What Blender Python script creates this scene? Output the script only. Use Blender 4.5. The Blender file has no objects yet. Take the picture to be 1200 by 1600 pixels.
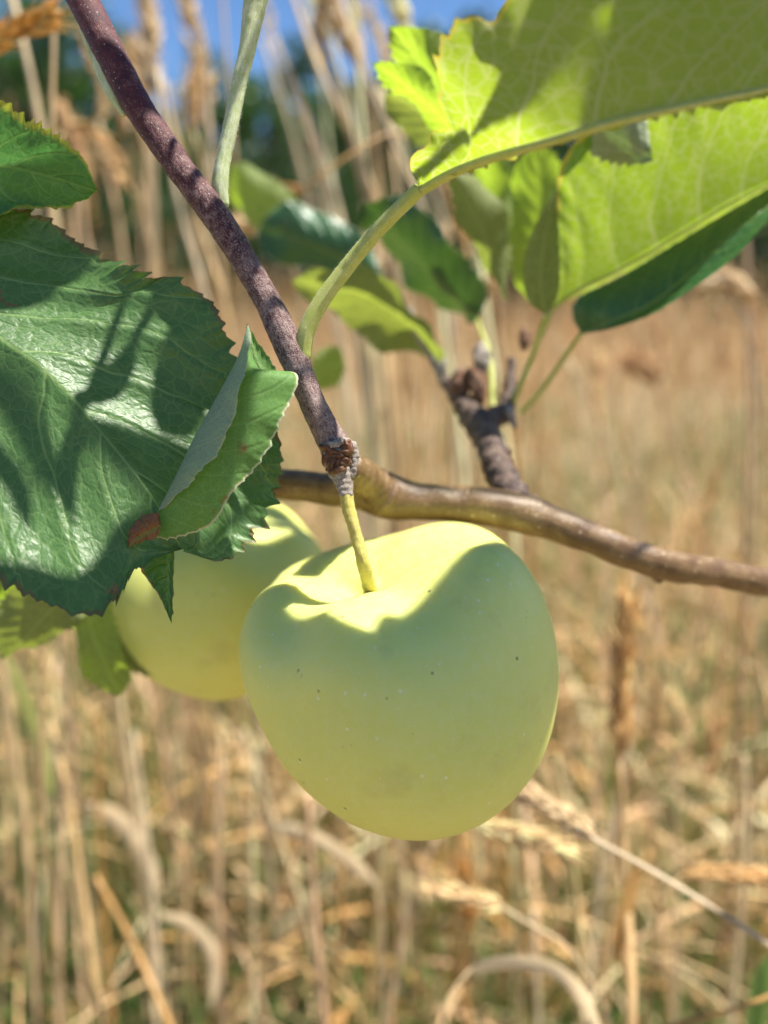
import bpy, math, random
import numpy as np
from mathutils import Vector, Matrix

rng = np.random.default_rng(7)
random.seed(7)
scene = bpy.context.scene
COL = scene.collection

# ---------------------------------------------------------------- camera
FPX = 1155.0                      # focal length in pixels of the 1200x1600 photograph
CAM_H = 0.72
PITCH = math.radians(17.6)        # looking down
CAM = np.array([0.0, 0.0, CAM_H])
cd = bpy.data.cameras.new("camera")
cam = bpy.data.objects.new("camera", cd)
COL.objects.link(cam)
cam.location = CAM
cam.rotation_euler = (math.radians(90) - PITCH, 0, 0)
cd.sensor_fit = 'VERTICAL'
cd.sensor_height = 24.0
cd.lens = 24.0 * FPX / 1600.0
cd.clip_start = 0.005
cd.clip_end = 2000.0
cd.dof.use_dof = True
cd.dof.focus_distance = 0.161
APERTURE = 0.0047
cd.dof.aperture_fstop = cd.lens / 1000.0 / APERTURE
cd.dof.aperture_blades = 0
scene.camera = cam

cp, sp = math.cos(PITCH), math.sin(PITCH)
RGT = np.array([1.0, 0, 0])
UPV = np.array([0, sp, cp])
BCK = np.array([0, -cp, sp])
ROT = np.stack([RGT, UPV, BCK], axis=1)     # camera -> world

def P(px, py, d):
    c = np.array([(px - 600.0) / FPX * d, -(py - 800.0) / FPX * d, -d])
    return CAM + ROT @ c
def PS(pts):
    return np.array([P(*p) for p in pts])
def to_px(w):
    c = (np.asarray(w) - CAM) @ ROT
    d = -c[..., 2]
    return np.stack([600 + c[..., 0] / d * FPX, 800 - c[..., 1] / d * FPX, d], -1)

# ---------------------------------------------------------------- light
SUN_CAM = np.array([0.37, 0.88, 0.24]); SUN_CAM /= np.linalg.norm(SUN_CAM)
SUN = ROT @ SUN_CAM
elev = math.asin(SUN[2]); azim = math.atan2(SUN[0], SUN[1])
world = bpy.data.worlds.new("World"); scene.world = world
world.use_nodes = True
wn, wl = world.node_tree.nodes, world.node_tree.links
wn.clear()
sky = wn.new('ShaderNodeTexSky'); sky.sky_type = 'NISHITA'; sky.sun_disc = False
sky.sun_elevation = elev; sky.sun_rotation = azim
sky.altitude = 2500; sky.air_density = 1.0; sky.dust_density = 0.0; sky.ozone_density = 3.5
bg = wn.new('ShaderNodeBackground'); bg.inputs[1].default_value = 0.083
wo = wn.new('ShaderNodeOutputWorld')
hs = wn.new('ShaderNodeHueSaturation'); hs.inputs['Saturation'].default_value = 1.10
wl.new(sky.outputs[0], hs.inputs['Color']); wl.new(hs.outputs[0], bg.inputs[0]); wl.new(bg.outputs[0], wo.inputs[0])
sd = bpy.data.lights.new("sun", 'SUN'); sd.energy = 5.0; sd.angle = math.radians(0.85); sd.color = (1.0, 0.95, 0.86)
so = bpy.data.objects.new("sun", sd); COL.objects.link(so)
so.rotation_euler = Vector(SUN).to_track_quat('Z', 'Y').to_euler()
so.location = (2, 0, 5)
scene.view_settings.view_transform = 'Standard'
scene.view_settings.look = 'None'
scene.view_settings.gamma = 1.0
scene.view_settings.exposure = 1.10
scene.render.engine = 'CYCLES'
scene.cycles.max_bounces = 10
scene.cycles.diffuse_bounces = 5
scene.cycles.transmission_bounces = 6
scene.cycles.use_denoising = True
scene.cycles.sample_clamp_indirect = 6.0

# ---------------------------------------------------------------- node helpers
class NT:
    def __init__(s, name):
        s.m = bpy.data.materials.new(name); s.m.use_nodes = True
        s.t = s.m.node_tree; s.t.nodes.clear()
        s.out = s.t.nodes.new('ShaderNodeOutputMaterial')
    def n(s, typ, **kw):
        nd = s.t.nodes.new(typ)
        for k, v in kw.items(): setattr(nd, k, v)
        return nd
    def l(s, a, b): s.t.links.new(a, b)
    def val(s, sock, v):
        if isinstance(v, bpy.types.NodeSocket): s.l(v, sock)
        elif v is not None:
            if hasattr(sock.default_value, '__len__') and not hasattr(v, '__len__'): v = (v,) * len(sock.default_value)
            if hasattr(sock.default_value, '__len__') and len(sock.default_value) == 4 and len(v) == 3: v = (*v, 1)
            sock.default_value = v
    def math(s, op, a, b=None, c=None, clamp=False):
        nd = s.n('ShaderNodeMath', operation=op, use_clamp=clamp)
        s.val(nd.inputs[0], a)
        if b is not None: s.val(nd.inputs[1], b)
        if c is not None: s.val(nd.inputs[2], c)
        return nd.outputs[0]
    def mix(s, f, a, b, blend='MIX'):
        nd = s.n('ShaderNodeMix', data_type='RGBA', blend_type=blend)
        s.val(nd.inputs[0], f); s.val(nd.inputs[6], a); s.val(nd.inputs[7], b)
        return nd.outputs[2]
    def ramp(s, f, lo, hi, a=0.0, b=1.0, smooth=True):
        nd = s.n('ShaderNodeMapRange', interpolation_type='SMOOTHSTEP' if smooth else 'LINEAR')
        s.val(nd.inputs[0], f); s.val(nd.inputs[1], lo); s.val(nd.inputs[2], hi); s.val(nd.inputs[3], a); s.val(nd.inputs[4], b)
        return nd.outputs[0]
    def noise(s, vec, scale, detail=3.0, rough=0.5, dist=0.0):
        nd = s.n('ShaderNodeTexNoise')
        if vec is not None: s.l(vec, nd.inputs['Vector'])
        nd.inputs['Scale'].default_value = scale; nd.inputs['Detail'].default_value = detail
        nd.inputs['Roughness'].default_value = rough; nd.inputs['Distortion'].default_value = dist
        return nd.outputs[0]
    def vor(s, vec, scale, feature='F1', rnd=1.0, out=0):
        nd = s.n('ShaderNodeTexVoronoi', feature=feature)
        if vec is not None: s.l(vec, nd.inputs['Vector'])
        nd.inputs['Scale'].default_value = scale; nd.inputs['Randomness'].default_value = rnd
        return nd.outputs[out]
    def obj(s): return s.n('ShaderNodeTexCoord').outputs['Object']
    def uv(s, name):
        return s.n('ShaderNodeUVMap', uv_map=name).outputs[0]
    def sep(s, v):
        nd = s.n('ShaderNodeSeparateXYZ'); s.l(v, nd.inputs[0]); return nd.outputs
    def comb(s, x, y, z=0.0):
        nd = s.n('ShaderNodeCombineXYZ'); s.val(nd.inputs[0], x); s.val(nd.inputs[1], y); s.val(nd.inputs[2], z); return nd.outputs[0]
    def attr(s, name):
        return s.n('ShaderNodeAttribute', attribute_name=name).outputs
    def bump(s, h, dist, strength=1.0, normal=None):
        nd = s.n('ShaderNodeBump'); s.l(h, nd.inputs['Height'])
        nd.inputs['Distance'].default_value = dist; nd.inputs['Strength'].default_value = strength
        if normal is not None: s.l(normal, nd.inputs['Normal'])
        return nd.outputs[0]
    def principled(s, color, rough=0.5, spec=0.5, normal=None, sss=None, radius=(1, .6, .3), scale=0.002, sheen=0.0, coat=0.0):
        nd = s.n('ShaderNodeBsdfPrincipled')
        s.val(nd.inputs['Base Color'], color); s.val(nd.inputs['Roughness'], rough)
        s.val(nd.inputs['Specular IOR Level'], spec)
        if normal is not None: s.l(normal, nd.inputs['Normal'])
        if sss is not None:
            nd.inputs['Subsurface Weight'].default_value = sss
            nd.inputs['Subsurface Radius'].default_value = radius
            nd.inputs['Subsurface Scale'].default_value = scale
        if sheen: nd.inputs['Sheen Weight'].default_value = sheen; nd.inputs['Sheen Roughness'].default_value = 0.4
        if coat: nd.inputs['Coat Weight'].default_value = coat
        return nd.outputs[0]
    def finish(s, shader):
        s.l(shader, s.out.inputs[0]); return s.m
    def mixsh(s, f, a, b):
        nd = s.n('ShaderNodeMixShader'); s.val(nd.inputs[0], f); s.l(a, nd.inputs[1]); s.l(b, nd.inputs[2]); return nd.outputs[0]
    def trans(s, color, normal=None):
        nd = s.n('ShaderNodeBsdfTranslucent'); s.val(nd.inputs[0], color)
        if normal is not None: s.l(normal, nd.inputs[1])
        return nd.outputs[0]

VEIN_N, VEIN_A = 9.0, 0.20

def leaf_mat(name, top, under, trans, tw=0.42, rough=0.42, spec=0.5, vein_top=(0.16, 0.24, 0.05), N=VEIN_N, A=VEIN_A,
             edge=(0.30, 0.26, 0.04), edge_w=0.0, brown=0.0, cell=430.0, bump=1.0, vein_t=None, rim=0.0, fuzz=0.0, under_rough=0.7):
    t = NT(name)
    u, v, _ = t.sep(t.uv("lf"))
    met = t.uv("mt")
    ax, ay, _ = t.sep(met)
    w = t.math('ABSOLUTE', v)
    ayab = t.math('ABSOLUTE', ay)
    wig = t.math('MULTIPLY', t.math('SUBTRACT', t.noise(met, 60, 2), 0.5), 0.075)
    side = t.math('MULTIPLY', t.math('SIGN', v), 0.27)
    s = t.math('SUBTRACT', t.math('ADD', u, wig), t.math('MULTIPLY', t.math('POWER', w, 1.25), A))
    s = t.math('ADD', t.math('MULTIPLY', s, N), side)
    fr = t.math('ABSOLUTE', t.math('SUBTRACT', t.math('FRACT', t.math('ADD', s, 50.0)), 0.5))     # 0 on vein
    lw = t.math('SUBTRACT', 0.045, t.math('MULTIPLY', w, 0.028))
    lat = t.math('SUBTRACT', 1.0, t.ramp(fr, t.math('MULTIPLY', lw, 0.25), lw))
    mw = t.math('SUBTRACT', 0.00075, t.math('MULTIPLY', u, 0.0005))
    mid = t.math('SUBTRACT', 1.0, t.ramp(ayab, t.math('MULTIPLY', mw, 0.55), t.math('MULTIPLY', mw, 1.15)))
    # net veins
    wp = t.n('ShaderNodeMixRGB'); wp.inputs[0].default_value = 0.0012
    nz = t.n('ShaderNodeTexNoise'); t.l(met, nz.inputs['Vector']); nz.inputs['Scale'].default_value = 350
    t.l(met, wp.inputs[1]); t.l(nz.outputs[1], wp.inputs[2])
    net1 = t.vor(wp.outputs[0], cell, 'DISTANCE_TO_EDGE')
    net2 = t.vor(wp.outputs[0], cell * 2.4, 'DISTANCE_TO_EDGE')
    n1 = t.math('SUBTRACT', 1.0, t.ramp(net1, 0.0, 0.09))
    n2 = t.math('SUBTRACT', 1.0, t.ramp(net2, 0.0, 0.12))
    main = t.math('MAXIMUM', lat, mid)
    net = t.math('MAXIMUM', t.math('MULTIPLY', n1, 0.62), t.math('MULTIPLY', n2, 0.26))
    veins = t.math('MAXIMUM', main, net)
    # height: puffed cells, sunk veins on top
    h = t.math('ADD', t.math('MULTIPLY', t.ramp(net1, 0.0, 0.30), 0.7), t.math('MULTIPLY', t.ramp(net2, 0.0, 0.3), 0.22))
    h = t.math('ADD', h, t.math('MULTIPLY', t.ramp(fr, 0.0, 0.14), 2.0))
    h = t.math('ADD', h, t.math('MULTIPLY', t.noise(met, 1500, 2), 0.10))
    geo = t.n('ShaderNodeNewGeometry')
    back = geo.outputs['Backfacing']
    nrm = t.bump(h, 0.00014, bump)
    mott = t.noise(met, 90, 4, 0.6)
    mott2 = t.noise(met, 700, 2, 0.6)
    c_top = t.mix(t.math('MULTIPLY', t.ramp(mott, 0.3, 0.75), 0.5), top, tuple(min(1, x * 1.7) for x in top))
    c_top = t.mix(t.math('MULTIPLY', mott2, 0.25), c_top, tuple(x * 0.6 for x in top))
    c_top = t.mix(t.math('MULTIPLY', t.math('MAXIMUM', main, t.math('MULTIPLY', net, .6)), 0.62), c_top, vein_top)
    c_und = t.mix(t.math('MULTIPLY', t.ramp(mott, 0.3, 0.7), 0.3), under, tuple(x * 0.8 for x in under))
    c_und = t.mix(t.math('MULTIPLY', veins, 0.5), c_und, tuple(min(1, x * 1.25 + .05) for x in under))
    c_tr = t.mix(t.math('MULTIPLY', t.ramp(mott, 0.3, 0.75), 0.35), trans, tuple(min(1, x * 1.35) for x in trans))
    vt = vein_t or tuple(min(1, x * 1.5 + .06) for x in trans)
    c_tr = t.mix(t.math('MULTIPLY', t.math('MAXIMUM', t.math('MULTIPLY', main, 0.8), t.math('MULTIPLY', net, 0.9)), 0.8), c_tr, vt)
    if edge_w > 0:
        en = t.math('ADD', w, t.math('MULTIPLY', t.math('SUBTRACT', t.noise(met, 160, 3), 0.5), 0.16))
        ef = t.ramp(en, 1.0 - edge_w, 1.0 - edge_w * 0.3)
        c_top = t.mix(ef, c_top, edge); c_und = t.mix(ef, c_und, edge)
        c_tr = t.mix(ef, c_tr, tuple(min(1, x * 1.6) for x in edge))
    if rim > 0:
        rf = t.math('MULTIPLY', t.ramp(w, 0.965, 0.985), rim)
        c_top = t.mix(rf, c_top, (0.75, 0.78, 0.55)); c_und = t.mix(rf, c_und, (0.75, 0.78, 0.55))
    if brown > 0:
        bn = t.noise(met, 75, 4, 0.65)
        bf = t.ramp(bn, 0.70 - brown, 0.74 - brown)
        bf = t.math('MULTIPLY', bf, 0.85)
        c_top = t.mix(bf, c_top, (0.24, 0.10, 0.035)); c_und = t.mix(bf, c_und, (0.22, 0.10, 0.05)); c_tr = t.mix(bf, c_tr, (0.25, 0.06, 0.01))
    if fuzz > 0:
        fz = t.noise(met, 3800, 2, 0.7)
        c_top = t.mix(t.math('MULTIPLY', t.ramp(fz, .5, .7), fuzz), c_top, (0.7, 0.75, 0.6))
        c_und = t.mix(t.math('MULTIPLY', t.ramp(fz, .45, .7), min(1, fuzz * 1.6)), c_und, (0.75, 0.78, 0.68))
    rr = t.math('ADD', rough, t.math('MULTIPLY', t.math('SUBTRACT', t.noise(met, 260, 3), 0.5), 0.25))
    a = t.principled(c_top, rr, spec, nrm)
    b = t.principled(c_und, under_rough, 0.25, nrm)
    surf = t.mixsh(back, a, b)
    tr = t.trans(c_tr)
    return t.finish(t.mixsh(tw, surf, tr))

def bark_mat(name, c1, c2, c3, patch=0.5, scale=260.0, rough=0.55, bump=0.0004, stretch=0.25, ringcol=None, u_grad=None, spec=0.4):
    t = NT(name)
    mt = t.uv("mt"); x, y, _ = t.sep(mt)
    vec = t.comb(t.math('MULTIPLY', x, stretch), y)
    lf = t.sep(t.uv("lf"))
    ob = t.obj()
    n1 = t.noise(vec, scale * 4, 5, 0.7)
    n2 = t.noise(ob, scale * 0.9, 4, 0.6)
    n3 = t.noise(ob, scale * 9, 2, 0.7)
    f = t.math('ADD', t.math('MULTIPLY', n1, 0.40), t.math('ADD', t.math('MULTIPLY', n2, 0.25), t.math('MULTIPLY', n3, 0.35)))
    if u_grad:   # more patching along the length
        f = t.math('ADD', f, t.ramp(lf[0], u_grad[0], u_grad[1], u_grad[2], u_grad[3]))
    col = t.mix(t.ramp(n2, 0.35, 0.65), c1, c2)
    col = t.mix(t.ramp(f, patch - 0.09, patch + 0.10), col, c3)
    ln = t.vor(ob, scale * 1.6); col = t.mix(t.math('MULTIPLY', t.ramp(ln, 0.16, 0.08), 0.6), col, tuple(min(1, q * 1.3 + .1) for q in c3))
    h = t.math('ADD', f, t.math('MULTIPLY', n3, 0.35))
    return t.finish(t.principled(col, rough, spec, t.bump(h, bump)))

# ---------------------------------------------------------------- geometry helpers
def spline(pts, n):
    pts = np.asarray(pts, float)
    if len(pts) == 2: 
        s = np.linspace(0, 1, n)[:, None]; return pts[0] * (1 - s) + pts[1] * s
    p = np.vstack([2 * pts[0] - pts[1], pts, 2 * pts[-1] - pts[-2]])
    out = []
    K = max(16, 4 * n // (len(pts) - 1))
    for i in range(1, len(p) - 2):
        d0, d1, d2 = [max(np.linalg.norm(p[i + k, :3] - p[i + k - 1, :3]), 1e-9) ** 0.5 for k in (0, 1, 2)]
        t0, t1, t2, t3 = 0, d0, d0 + d1, d0 + d1 + d2
        t = np.linspace(t1, t2, K, endpoint=(i == len(p) - 3))[:, None]
        A1 = (t1 - t) / (t1 - t0) * p[i - 1] + (t - t0) / (t1 - t0) * p[i]
        A2 = (t2 - t) / (t2 - t1) * p[i] + (t - t1) / (t2 - t1) * p[i + 1]
        A3 = (t3 - t) / (t3 - t2) * p[i + 1] + (t - t2) / (t3 - t2) * p[i + 2]
        B1 = (t2 - t) / (t2 - t0) * A1 + (t - t0) / (t2 - t0) * A2
        B2 = (t3 - t) / (t3 - t1) * A2 + (t - t1) / (t3 - t1) * A3
        out.append((t2 - t) / (t2 - t1) * B1 + (t - t1) / (t2 - t1) * B2)
    q = np.vstack(out)
    d = np.r_[0, np.cumsum(np.linalg.norm(np.diff(q[:, :3], axis=0), axis=1))]
    s = np.linspace(0, d[-1], n)
    return np.stack([np.interp(s, d, q[:, k]) for k in range(q.shape[1])], 1)

def make_obj(name, V, F, mat, parent=None, uvs=None, attrs=None, smooth=True, label=None):
    V = np.asarray(V, float)
    off = np.zeros(3)
    p = parent
    while p is not None:
        off = off + np.array(p.location); p = p.parent
    V = V - off
    me = bpy.data.meshes.new(name)
    F = np.asarray(F, dtype=np.int32)
    k = F.shape[1]
    me.vertices.add(len(V)); me.vertices.foreach_set('co', V.astype(np.float32).ravel())
    me.loops.add(F.size); me.loops.foreach_set('vertex_index', F.ravel())
    me.polygons.add(len(F)); me.polygons.foreach_set('loop_start', np.arange(0, F.size, k, dtype=np.int32))
    me.polygons.foreach_set('loop_total', np.full(len(F), k, dtype=np.int32))
    me.update(calc_edges=True)
    me.polygons.foreach_set('use_smooth', np.full(len(F), smooth))
    if uvs:
        for un, arr in uvs.items():
            lay = me.uv_layers.new(name=un)
            lay.data.foreach_set('uv', np.asarray(arr, np.float32)[F.ravel()].ravel())
    if attrs:
        for an, arr in attrs.items():
            a = me.attributes.new(an, 'FLOAT_COLOR', 'POINT')
            arr = np.asarray(arr, np.float32)
            if arr.shape[1] == 3: arr = np.hstack([arr, np.ones((len(arr), 1), np.float32)])
            a.data.foreach_set('color', arr.ravel())
    me.materials.append(mat)
    o = bpy.data.objects.new(name, me); COL.objects.link(o)
    if parent is not None: o.parent = parent
    if label: o['label'] = label
    return o

def empty(name, loc, label, cat, group=None):
    o = bpy.data.objects.new(name, None); COL.objects.link(o)
    o.location = loc; o.empty_display_size = 0.02
    o['label'] = label; o['category'] = cat
    if group: o['group'] = group
    return o

def frames(C):
    T = np.gradient(C, axis=0); T /= np.linalg.norm(T, axis=1)[:, None] + 1e-12
    ref = np.array([0.13, -0.97, 0.21])
    if abs(T[0] @ ref) > 0.95: ref = np.array([1.0, 0.1, 0])
    N = np.zeros_like(C); n = ref - T[0] * (T[0] @ ref); N[0] = n / np.linalg.norm(n)
    for i in range(1, len(C)):
        n = N[i - 1] - T[i] * (T[i] @ N[i - 1]); N[i] = n / (np.linalg.norm(n) + 1e-12)
    return T, N, np.cross(T, N)

def vnoise(p, f, seed=0):
    """cheap smooth pseudo noise in [-1,1] from sums of sines"""
    r = np.random.default_rng(seed); out = 0
    for k in range(5):
        d = r.normal(size=3); d /= np.linalg.norm(d)
        out = out + np.sin(p @ d * f * (1 + 0.35 * k) * 6.28 + r.uniform(0, 6.28))
    return out / 3.2

def tube_data(pts, radii, n=60, seg=20, lump=0.0, lumpf=150.0, seed=1, ridges=None, cap=True):
    """pts world points, radii metres per point"""
    q = spline(np.hstack([np.asarray(pts, float), np.asarray(radii, float)[:, None]]), n)
    C, R = q[:, :3], np.maximum(q[:, 3], 1e-5)
    T, N, B = frames(C)
    a = np.linspace(0, 2 * np.pi, seg + 1)
    ca, sa = np.cos(a), np.sin(a)
    D = N[:, None, :] * ca[None, :, None] + B[:, None, :] * sa[None, :, None]
    RR = np.repeat(R[:, None], seg + 1, 1)
    L = np.r_[0, np.cumsum(np.linalg.norm(np.diff(C, axis=0), axis=1))]
    if ridges is not None: RR = RR * (1 + ridges(L / L[-1], a))
    V = C[:, None, :] + D * RR[..., None]
    if lump:
        nz = vnoise(V.reshape(-1, 3), lumpf, seed).reshape(RR.shape)
        nz[:, -1] = nz[:, 0]
        V = V + D * (nz * lump)[..., None]
    idx = np.arange(n * (seg + 1)).reshape(n, seg + 1)
    F = np.stack([idx[:-1, :-1], idx[:-1, 1:], idx[1:, 1:], idx[1:, :-1]], -1).reshape(-1, 4)
    uv = np.stack([np.repeat((L / L[-1])[:, None], seg + 1, 1), np.repeat((a / 6.2832)[None], n, 0)], -1).reshape(-1, 2)
    mt = np.stack([np.repeat(L[:, None], seg + 1, 1), R.mean() * np.repeat(a[None], n, 0)], -1).reshape(-1, 2)
    V = V.reshape(-1, 3)
    if cap:
        c0, c1 = len(V), len(V) + 1
        V = np.vstack([V, C[0] - T[0] * R[0] * .4, C[-1] + T[-1] * R[-1] * .4])
        uv = np.vstack([uv, [0, 0.5], [1, 0.5]]); mt = np.vstack([mt, [0, 0], [L[-1], 0]])
        i0 = idx[0]; i1 = idx[-1]
        F = np.vstack([F, np.stack([np.full(seg, c0), np.full(seg, c0), i0[1:], i0[:-1]], -1),
                       np.stack([np.full(seg, c1), np.full(seg, c1), i1[:-1], i1[1:]], -1)])
    return V, F, uv, mt

def tris(F):
    """fold degenerate quads away: all faces to triangles"""
    a = F[:, [0, 1, 2]]; b = F[:, [0, 2, 3]]
    T = np.vstack([a, b])
    ok = (T[:, 0] != T[:, 1]) & (T[:, 1] != T[:, 2]) & (T[:, 0] != T[:, 2])
    return T[ok]

def tube(name, pts, radii, mat, parent, n=60, seg=20, fuzz=0, fuzz_len=0.0005, fuzz_mat=None, label=None, **kw):
    V, F, uv, mt = tube_data(pts, radii, n, seg, **kw)
    o = make_obj(name, V, tris(F), mat, parent, {'lf': uv, 'mt': mt}, label=label)
    if fuzz:
        q = spline(np.hstack([np.asarray(pts, float), np.asarray(radii, float)[:, None]]), 200)
        T, N, B = frames(q[:, :3])
        i = rng.integers(0, 199, fuzz); a = rng.uniform(0, 6.283, fuzz)
        D = N[i] * np.cos(a)[:, None] + B[i] * np.sin(a)[:, None]
        base = q[i, :3] + D * q[i, 3][:, None] * .98
        hairs(name_h, base, D, fuzz_len, fuzz_mat, o) if False else add_hairs(o, base, D, T[i], fuzz_len, fuzz_mat)
    return o

def add_hairs(o, base, D, T, ln, mat):
    n = len(base)
    d = D + rng.normal(0, .45, (n, 3)); d /= np.linalg.norm(d, axis=1)[:, None]
    L = ln * rng.uniform(.4, 1.3, n)[:, None]
    s = np.cross(d, rng.normal(size=(n, 3))); s /= np.linalg.norm(s, axis=1)[:, None]
    w = 0.000016
    V = np.stack([base - s * w, base + s * w, base + d * L + rng.normal(0, ln * .15, (n, 3))], 1).reshape(-1, 3)
    F = np.arange(n * 3).reshape(n, 3)
    h = make_obj('fine_hair', V, F, mat, o, smooth=False)
    h['kind'] = 'stuff'
    return h

def saw(x):
    f = x - np.floor(x); return np.where(f < 0.72, f / 0.72, (1 - f) / 0.28)

def leaf(name, parent, mat, mid, left, right, side='top', nt=150, nw=16, bulge=(0.08, 0.08), quilt=0.00035, teeth=0.0009, tooth_step=0.0034,
         wave=0.0, wavef=4.0, seed=0, label=None, world=False, N=VEIN_N, A=VEIN_A, petiole=None, pet_mat=None, pet_r=0.0009, pet_fuzz=0, midrib=0.0, thick=0.0):
    cv = (lambda p: np.asarray(p, float)) if world else PS
    M = spline(cv(mid), nt)
    E = [spline(cv(left), nt), spline(cv(right), nt)]
    t = np.linspace(0, 1, nt)
    Tn = np.gradient(M, axis=0); Tn /= np.linalg.norm(Tn, axis=1)[:, None]
    L = np.r_[0, np.cumsum(np.linalg.norm(np.diff(M, axis=0), axis=1))]
    w = np.linspace(0, 1, nw + 1)
    w = w + 0.10 * np.sin(w * np.pi) * 1.0       # denser rows near the margin
    w = np.clip(w, 0, 1); w[-1] = 1
    cols = []; r = np.random.default_rng(seed + 5)
    nav = None
    for si, sg in ((0, -1), (1, 1)):
        Ed = E[si]; X = Ed - M; hw = np.linalg.norm(X, axis=1)
        n = np.cross(Tn, X) * sg; n /= np.linalg.norm(n, axis=1)[:, None] + 1e-9
        k = np.ones(15) / 15
        n = np.stack([np.convolve(np.pad(n[:, c], 7, mode='edge'), k, 'valid') for c in range(3)], 1)
        el = np.r_[0, np.cumsum(np.linalg.norm(np.diff(Ed, axis=0), axis=1))]
        ph = el / tooth_step + 0.35 * np.sin(el * 310 + seed)
        amp = teeth * (0.75 + 0.5 * np.sin(el * 170 + seed * 2 + sg)) 
        th = amp * (saw(ph) + 0.35 * saw(ph * 2 + .3) - 0.5) * np.clip(np.sin(np.pi * t) * 3, 0, 1)
        u = X / (hw[:, None] + 1e-9)
        for wi in w if sg > 0 else w[::-1]:
            s = (t - A * wi ** 1.25) * N + 0.27 * sg
            fr = np.abs((s + 50) % 1 - 0.5) * 2
            q = quilt * (1 - (1 - fr) ** 2 * 1.0) * np.sin(np.pi * min(1, wi * 1.02)) ** .6 
            wv = wave * np.sin(el * wavef * 100 + seed) * wi ** 2 + wave * .6 * np.sin(el * wavef * 237 + seed * 3) * wi ** 3
            z = bulge[si] * 4 * wi * (1 - wi) * hw + q + wv
            e = th * np.clip((wi - .80) / .20, 0, 1)
            cols.append((M + X * wi + n * z[:, None] + u * e[:, None], np.full(nt, sg * wi), sg * wi * hw))
        nav = n.mean(0) if nav is None else nav + n.mean(0)
    # drop duplicated centre column
    del cols[nw + 1]
    V = np.stack([c[0] for c in cols], 1); vv = np.stack([c[1] for c in cols], 1); mm = np.stack([c[2] for c in cols], 1)
    nc = V.shape[1]
    idx = np.arange(nt * nc).reshape(nt, nc)
    F = np.stack([idx[:-1, :-1], idx[:-1, 1:], idx[1:, 1:], idx[1:, :-1]], -1).reshape(-1, 4)
    # orientation against camera
    c = M[nt // 2]
    fn = np.cross(V[nt // 2 + 1, nc // 2 + 3] - V[nt // 2, nc // 2 + 3], V[nt // 2, nc // 2 + 5] - V[nt // 2, nc // 2 + 3])
    fn = -fn  # normal of quad order above
    a = V[nt // 2, nc // 2 + 3]; b = V[nt // 2, nc // 2 + 5]; d = V[nt // 2 + 2, nc // 2 + 3]
    fn = np.cross(b - a, d - a)
    if isinstance(side, str):
        toward = fn @ (CAM - a) > 0
        flip = (side == 'top') != toward
    else:
        flip = (fn @ np.asarray(side)) < 0
    if flip: F = F[:, ::-1]
    uv = np.stack([np.repeat(t[:, None], nc, 1), vv], -1).reshape(-1, 2)
    mt = np.stack([np.repeat(L[:, None], nc, 1), mm], -1).reshape(-1, 2) + np.array([seed * 0.37, 0.0])
    o = make_obj(name, V.reshape(-1, 3), F, mat, parent, {'lf': uv, 'mt': mt}, label=label)
    if midrib > 0:
        # raised midrib on the underside
        fnn = fn / np.linalg.norm(fn); down = fnn if flip else -fnn
        m2 = M[: int(nt * .97)] + down * midrib * 0.45
        rr = np.linspace(midrib, midrib * .25, len(m2))
        tube('midrib', m2[::6], rr[::6], pet_mat, o, n=50, seg=10, lump=0.00005, fuzz=pet_fuzz, fuzz_mat=M_HAIR if pet_fuzz else None)
    if petiole is not None:
        pp = cv(petiole)
        tube('petiole', pp, np.linspace(pet_r * 1.35, pet_r, len(pp)), pet_mat, o, n=40, seg=12, lump=0.00006, fuzz=pet_fuzz, fuzz_mat=M_HAIR if pet_fuzz else None)
    return o

# ---------------------------------------------------------------- materials
def simple(name, c, rough=.7, noise_s=200, var=0.5, spec=.3, bump=0.0002, tr=None, tw=0.3):
    t = NT(name); ob = t.obj(); n = t.noise(ob, noise_s, 4, .65)
    col = t.mix(t.ramp(n, .3, .7), tuple(x * (1 - var * .5) for x in c), tuple(min(1, x * (1 + var * .5)) for x in c))
    s = t.principled(col, rough, spec, t.bump(n, bump))
    if tr: s = t.mixsh(tw, s, t.trans(tr))
    return t.finish(s)

M_HAIR = simple('plant_hair', (0.8, 0.82, 0.72), .6, 500, .1, tr=(0.8, .82, .7), tw=.4)
M_L1 = leaf_mat('leaf_mature', (0.052, 0.118, 0.030), (0.20, 0.27, 0.15), (0.12, 0.32, 0.02), tw=0.16, rough=0.47, spec=0.55, brown=0.03,
                vein_top=(0.20, 0.30, 0.09), edge=(0.12, 0.10, 0.03), edge_w=0.03, N=7.0, A=0.30, cell=360, bump=.95)
M_L1B = leaf_mat('leaf_mature_browned', (0.03, 0.11, 0.03), (0.20, 0.27, 0.15), (0.14, 0.34, 0.02), tw=0.25, rough=0.42,
                 edge=(0.28, 0.17, 0.08), edge_w=0.12, N=7.0, cell=360, bump=1.1)
M_L3 = leaf_mat('leaf_yellow_edged', (0.035, 0.13, 0.022), (0.2, 0.27, 0.14), (0.20, 0.45, 0.02), tw=0.35, rough=0.4,
                edge=(0.36, 0.38, 0.03), edge_w=0.16, N=7, cell=360, bump=1.2)
M_YOUNG = leaf_mat('leaf_young_curled', (0.10, 0.22, 0.045), (0.26, 0.33, 0.20), (0.25, 0.45, 0.06), tw=0.28, rough=0.6, spec=.25,
                   vein_top=(0.20, 0.30, 0.10), brown=0.085, cell=520, bump=.30, rim=.55, fuzz=.22, edge=(0.3, 0.3, .1), edge_w=0.05)
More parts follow.
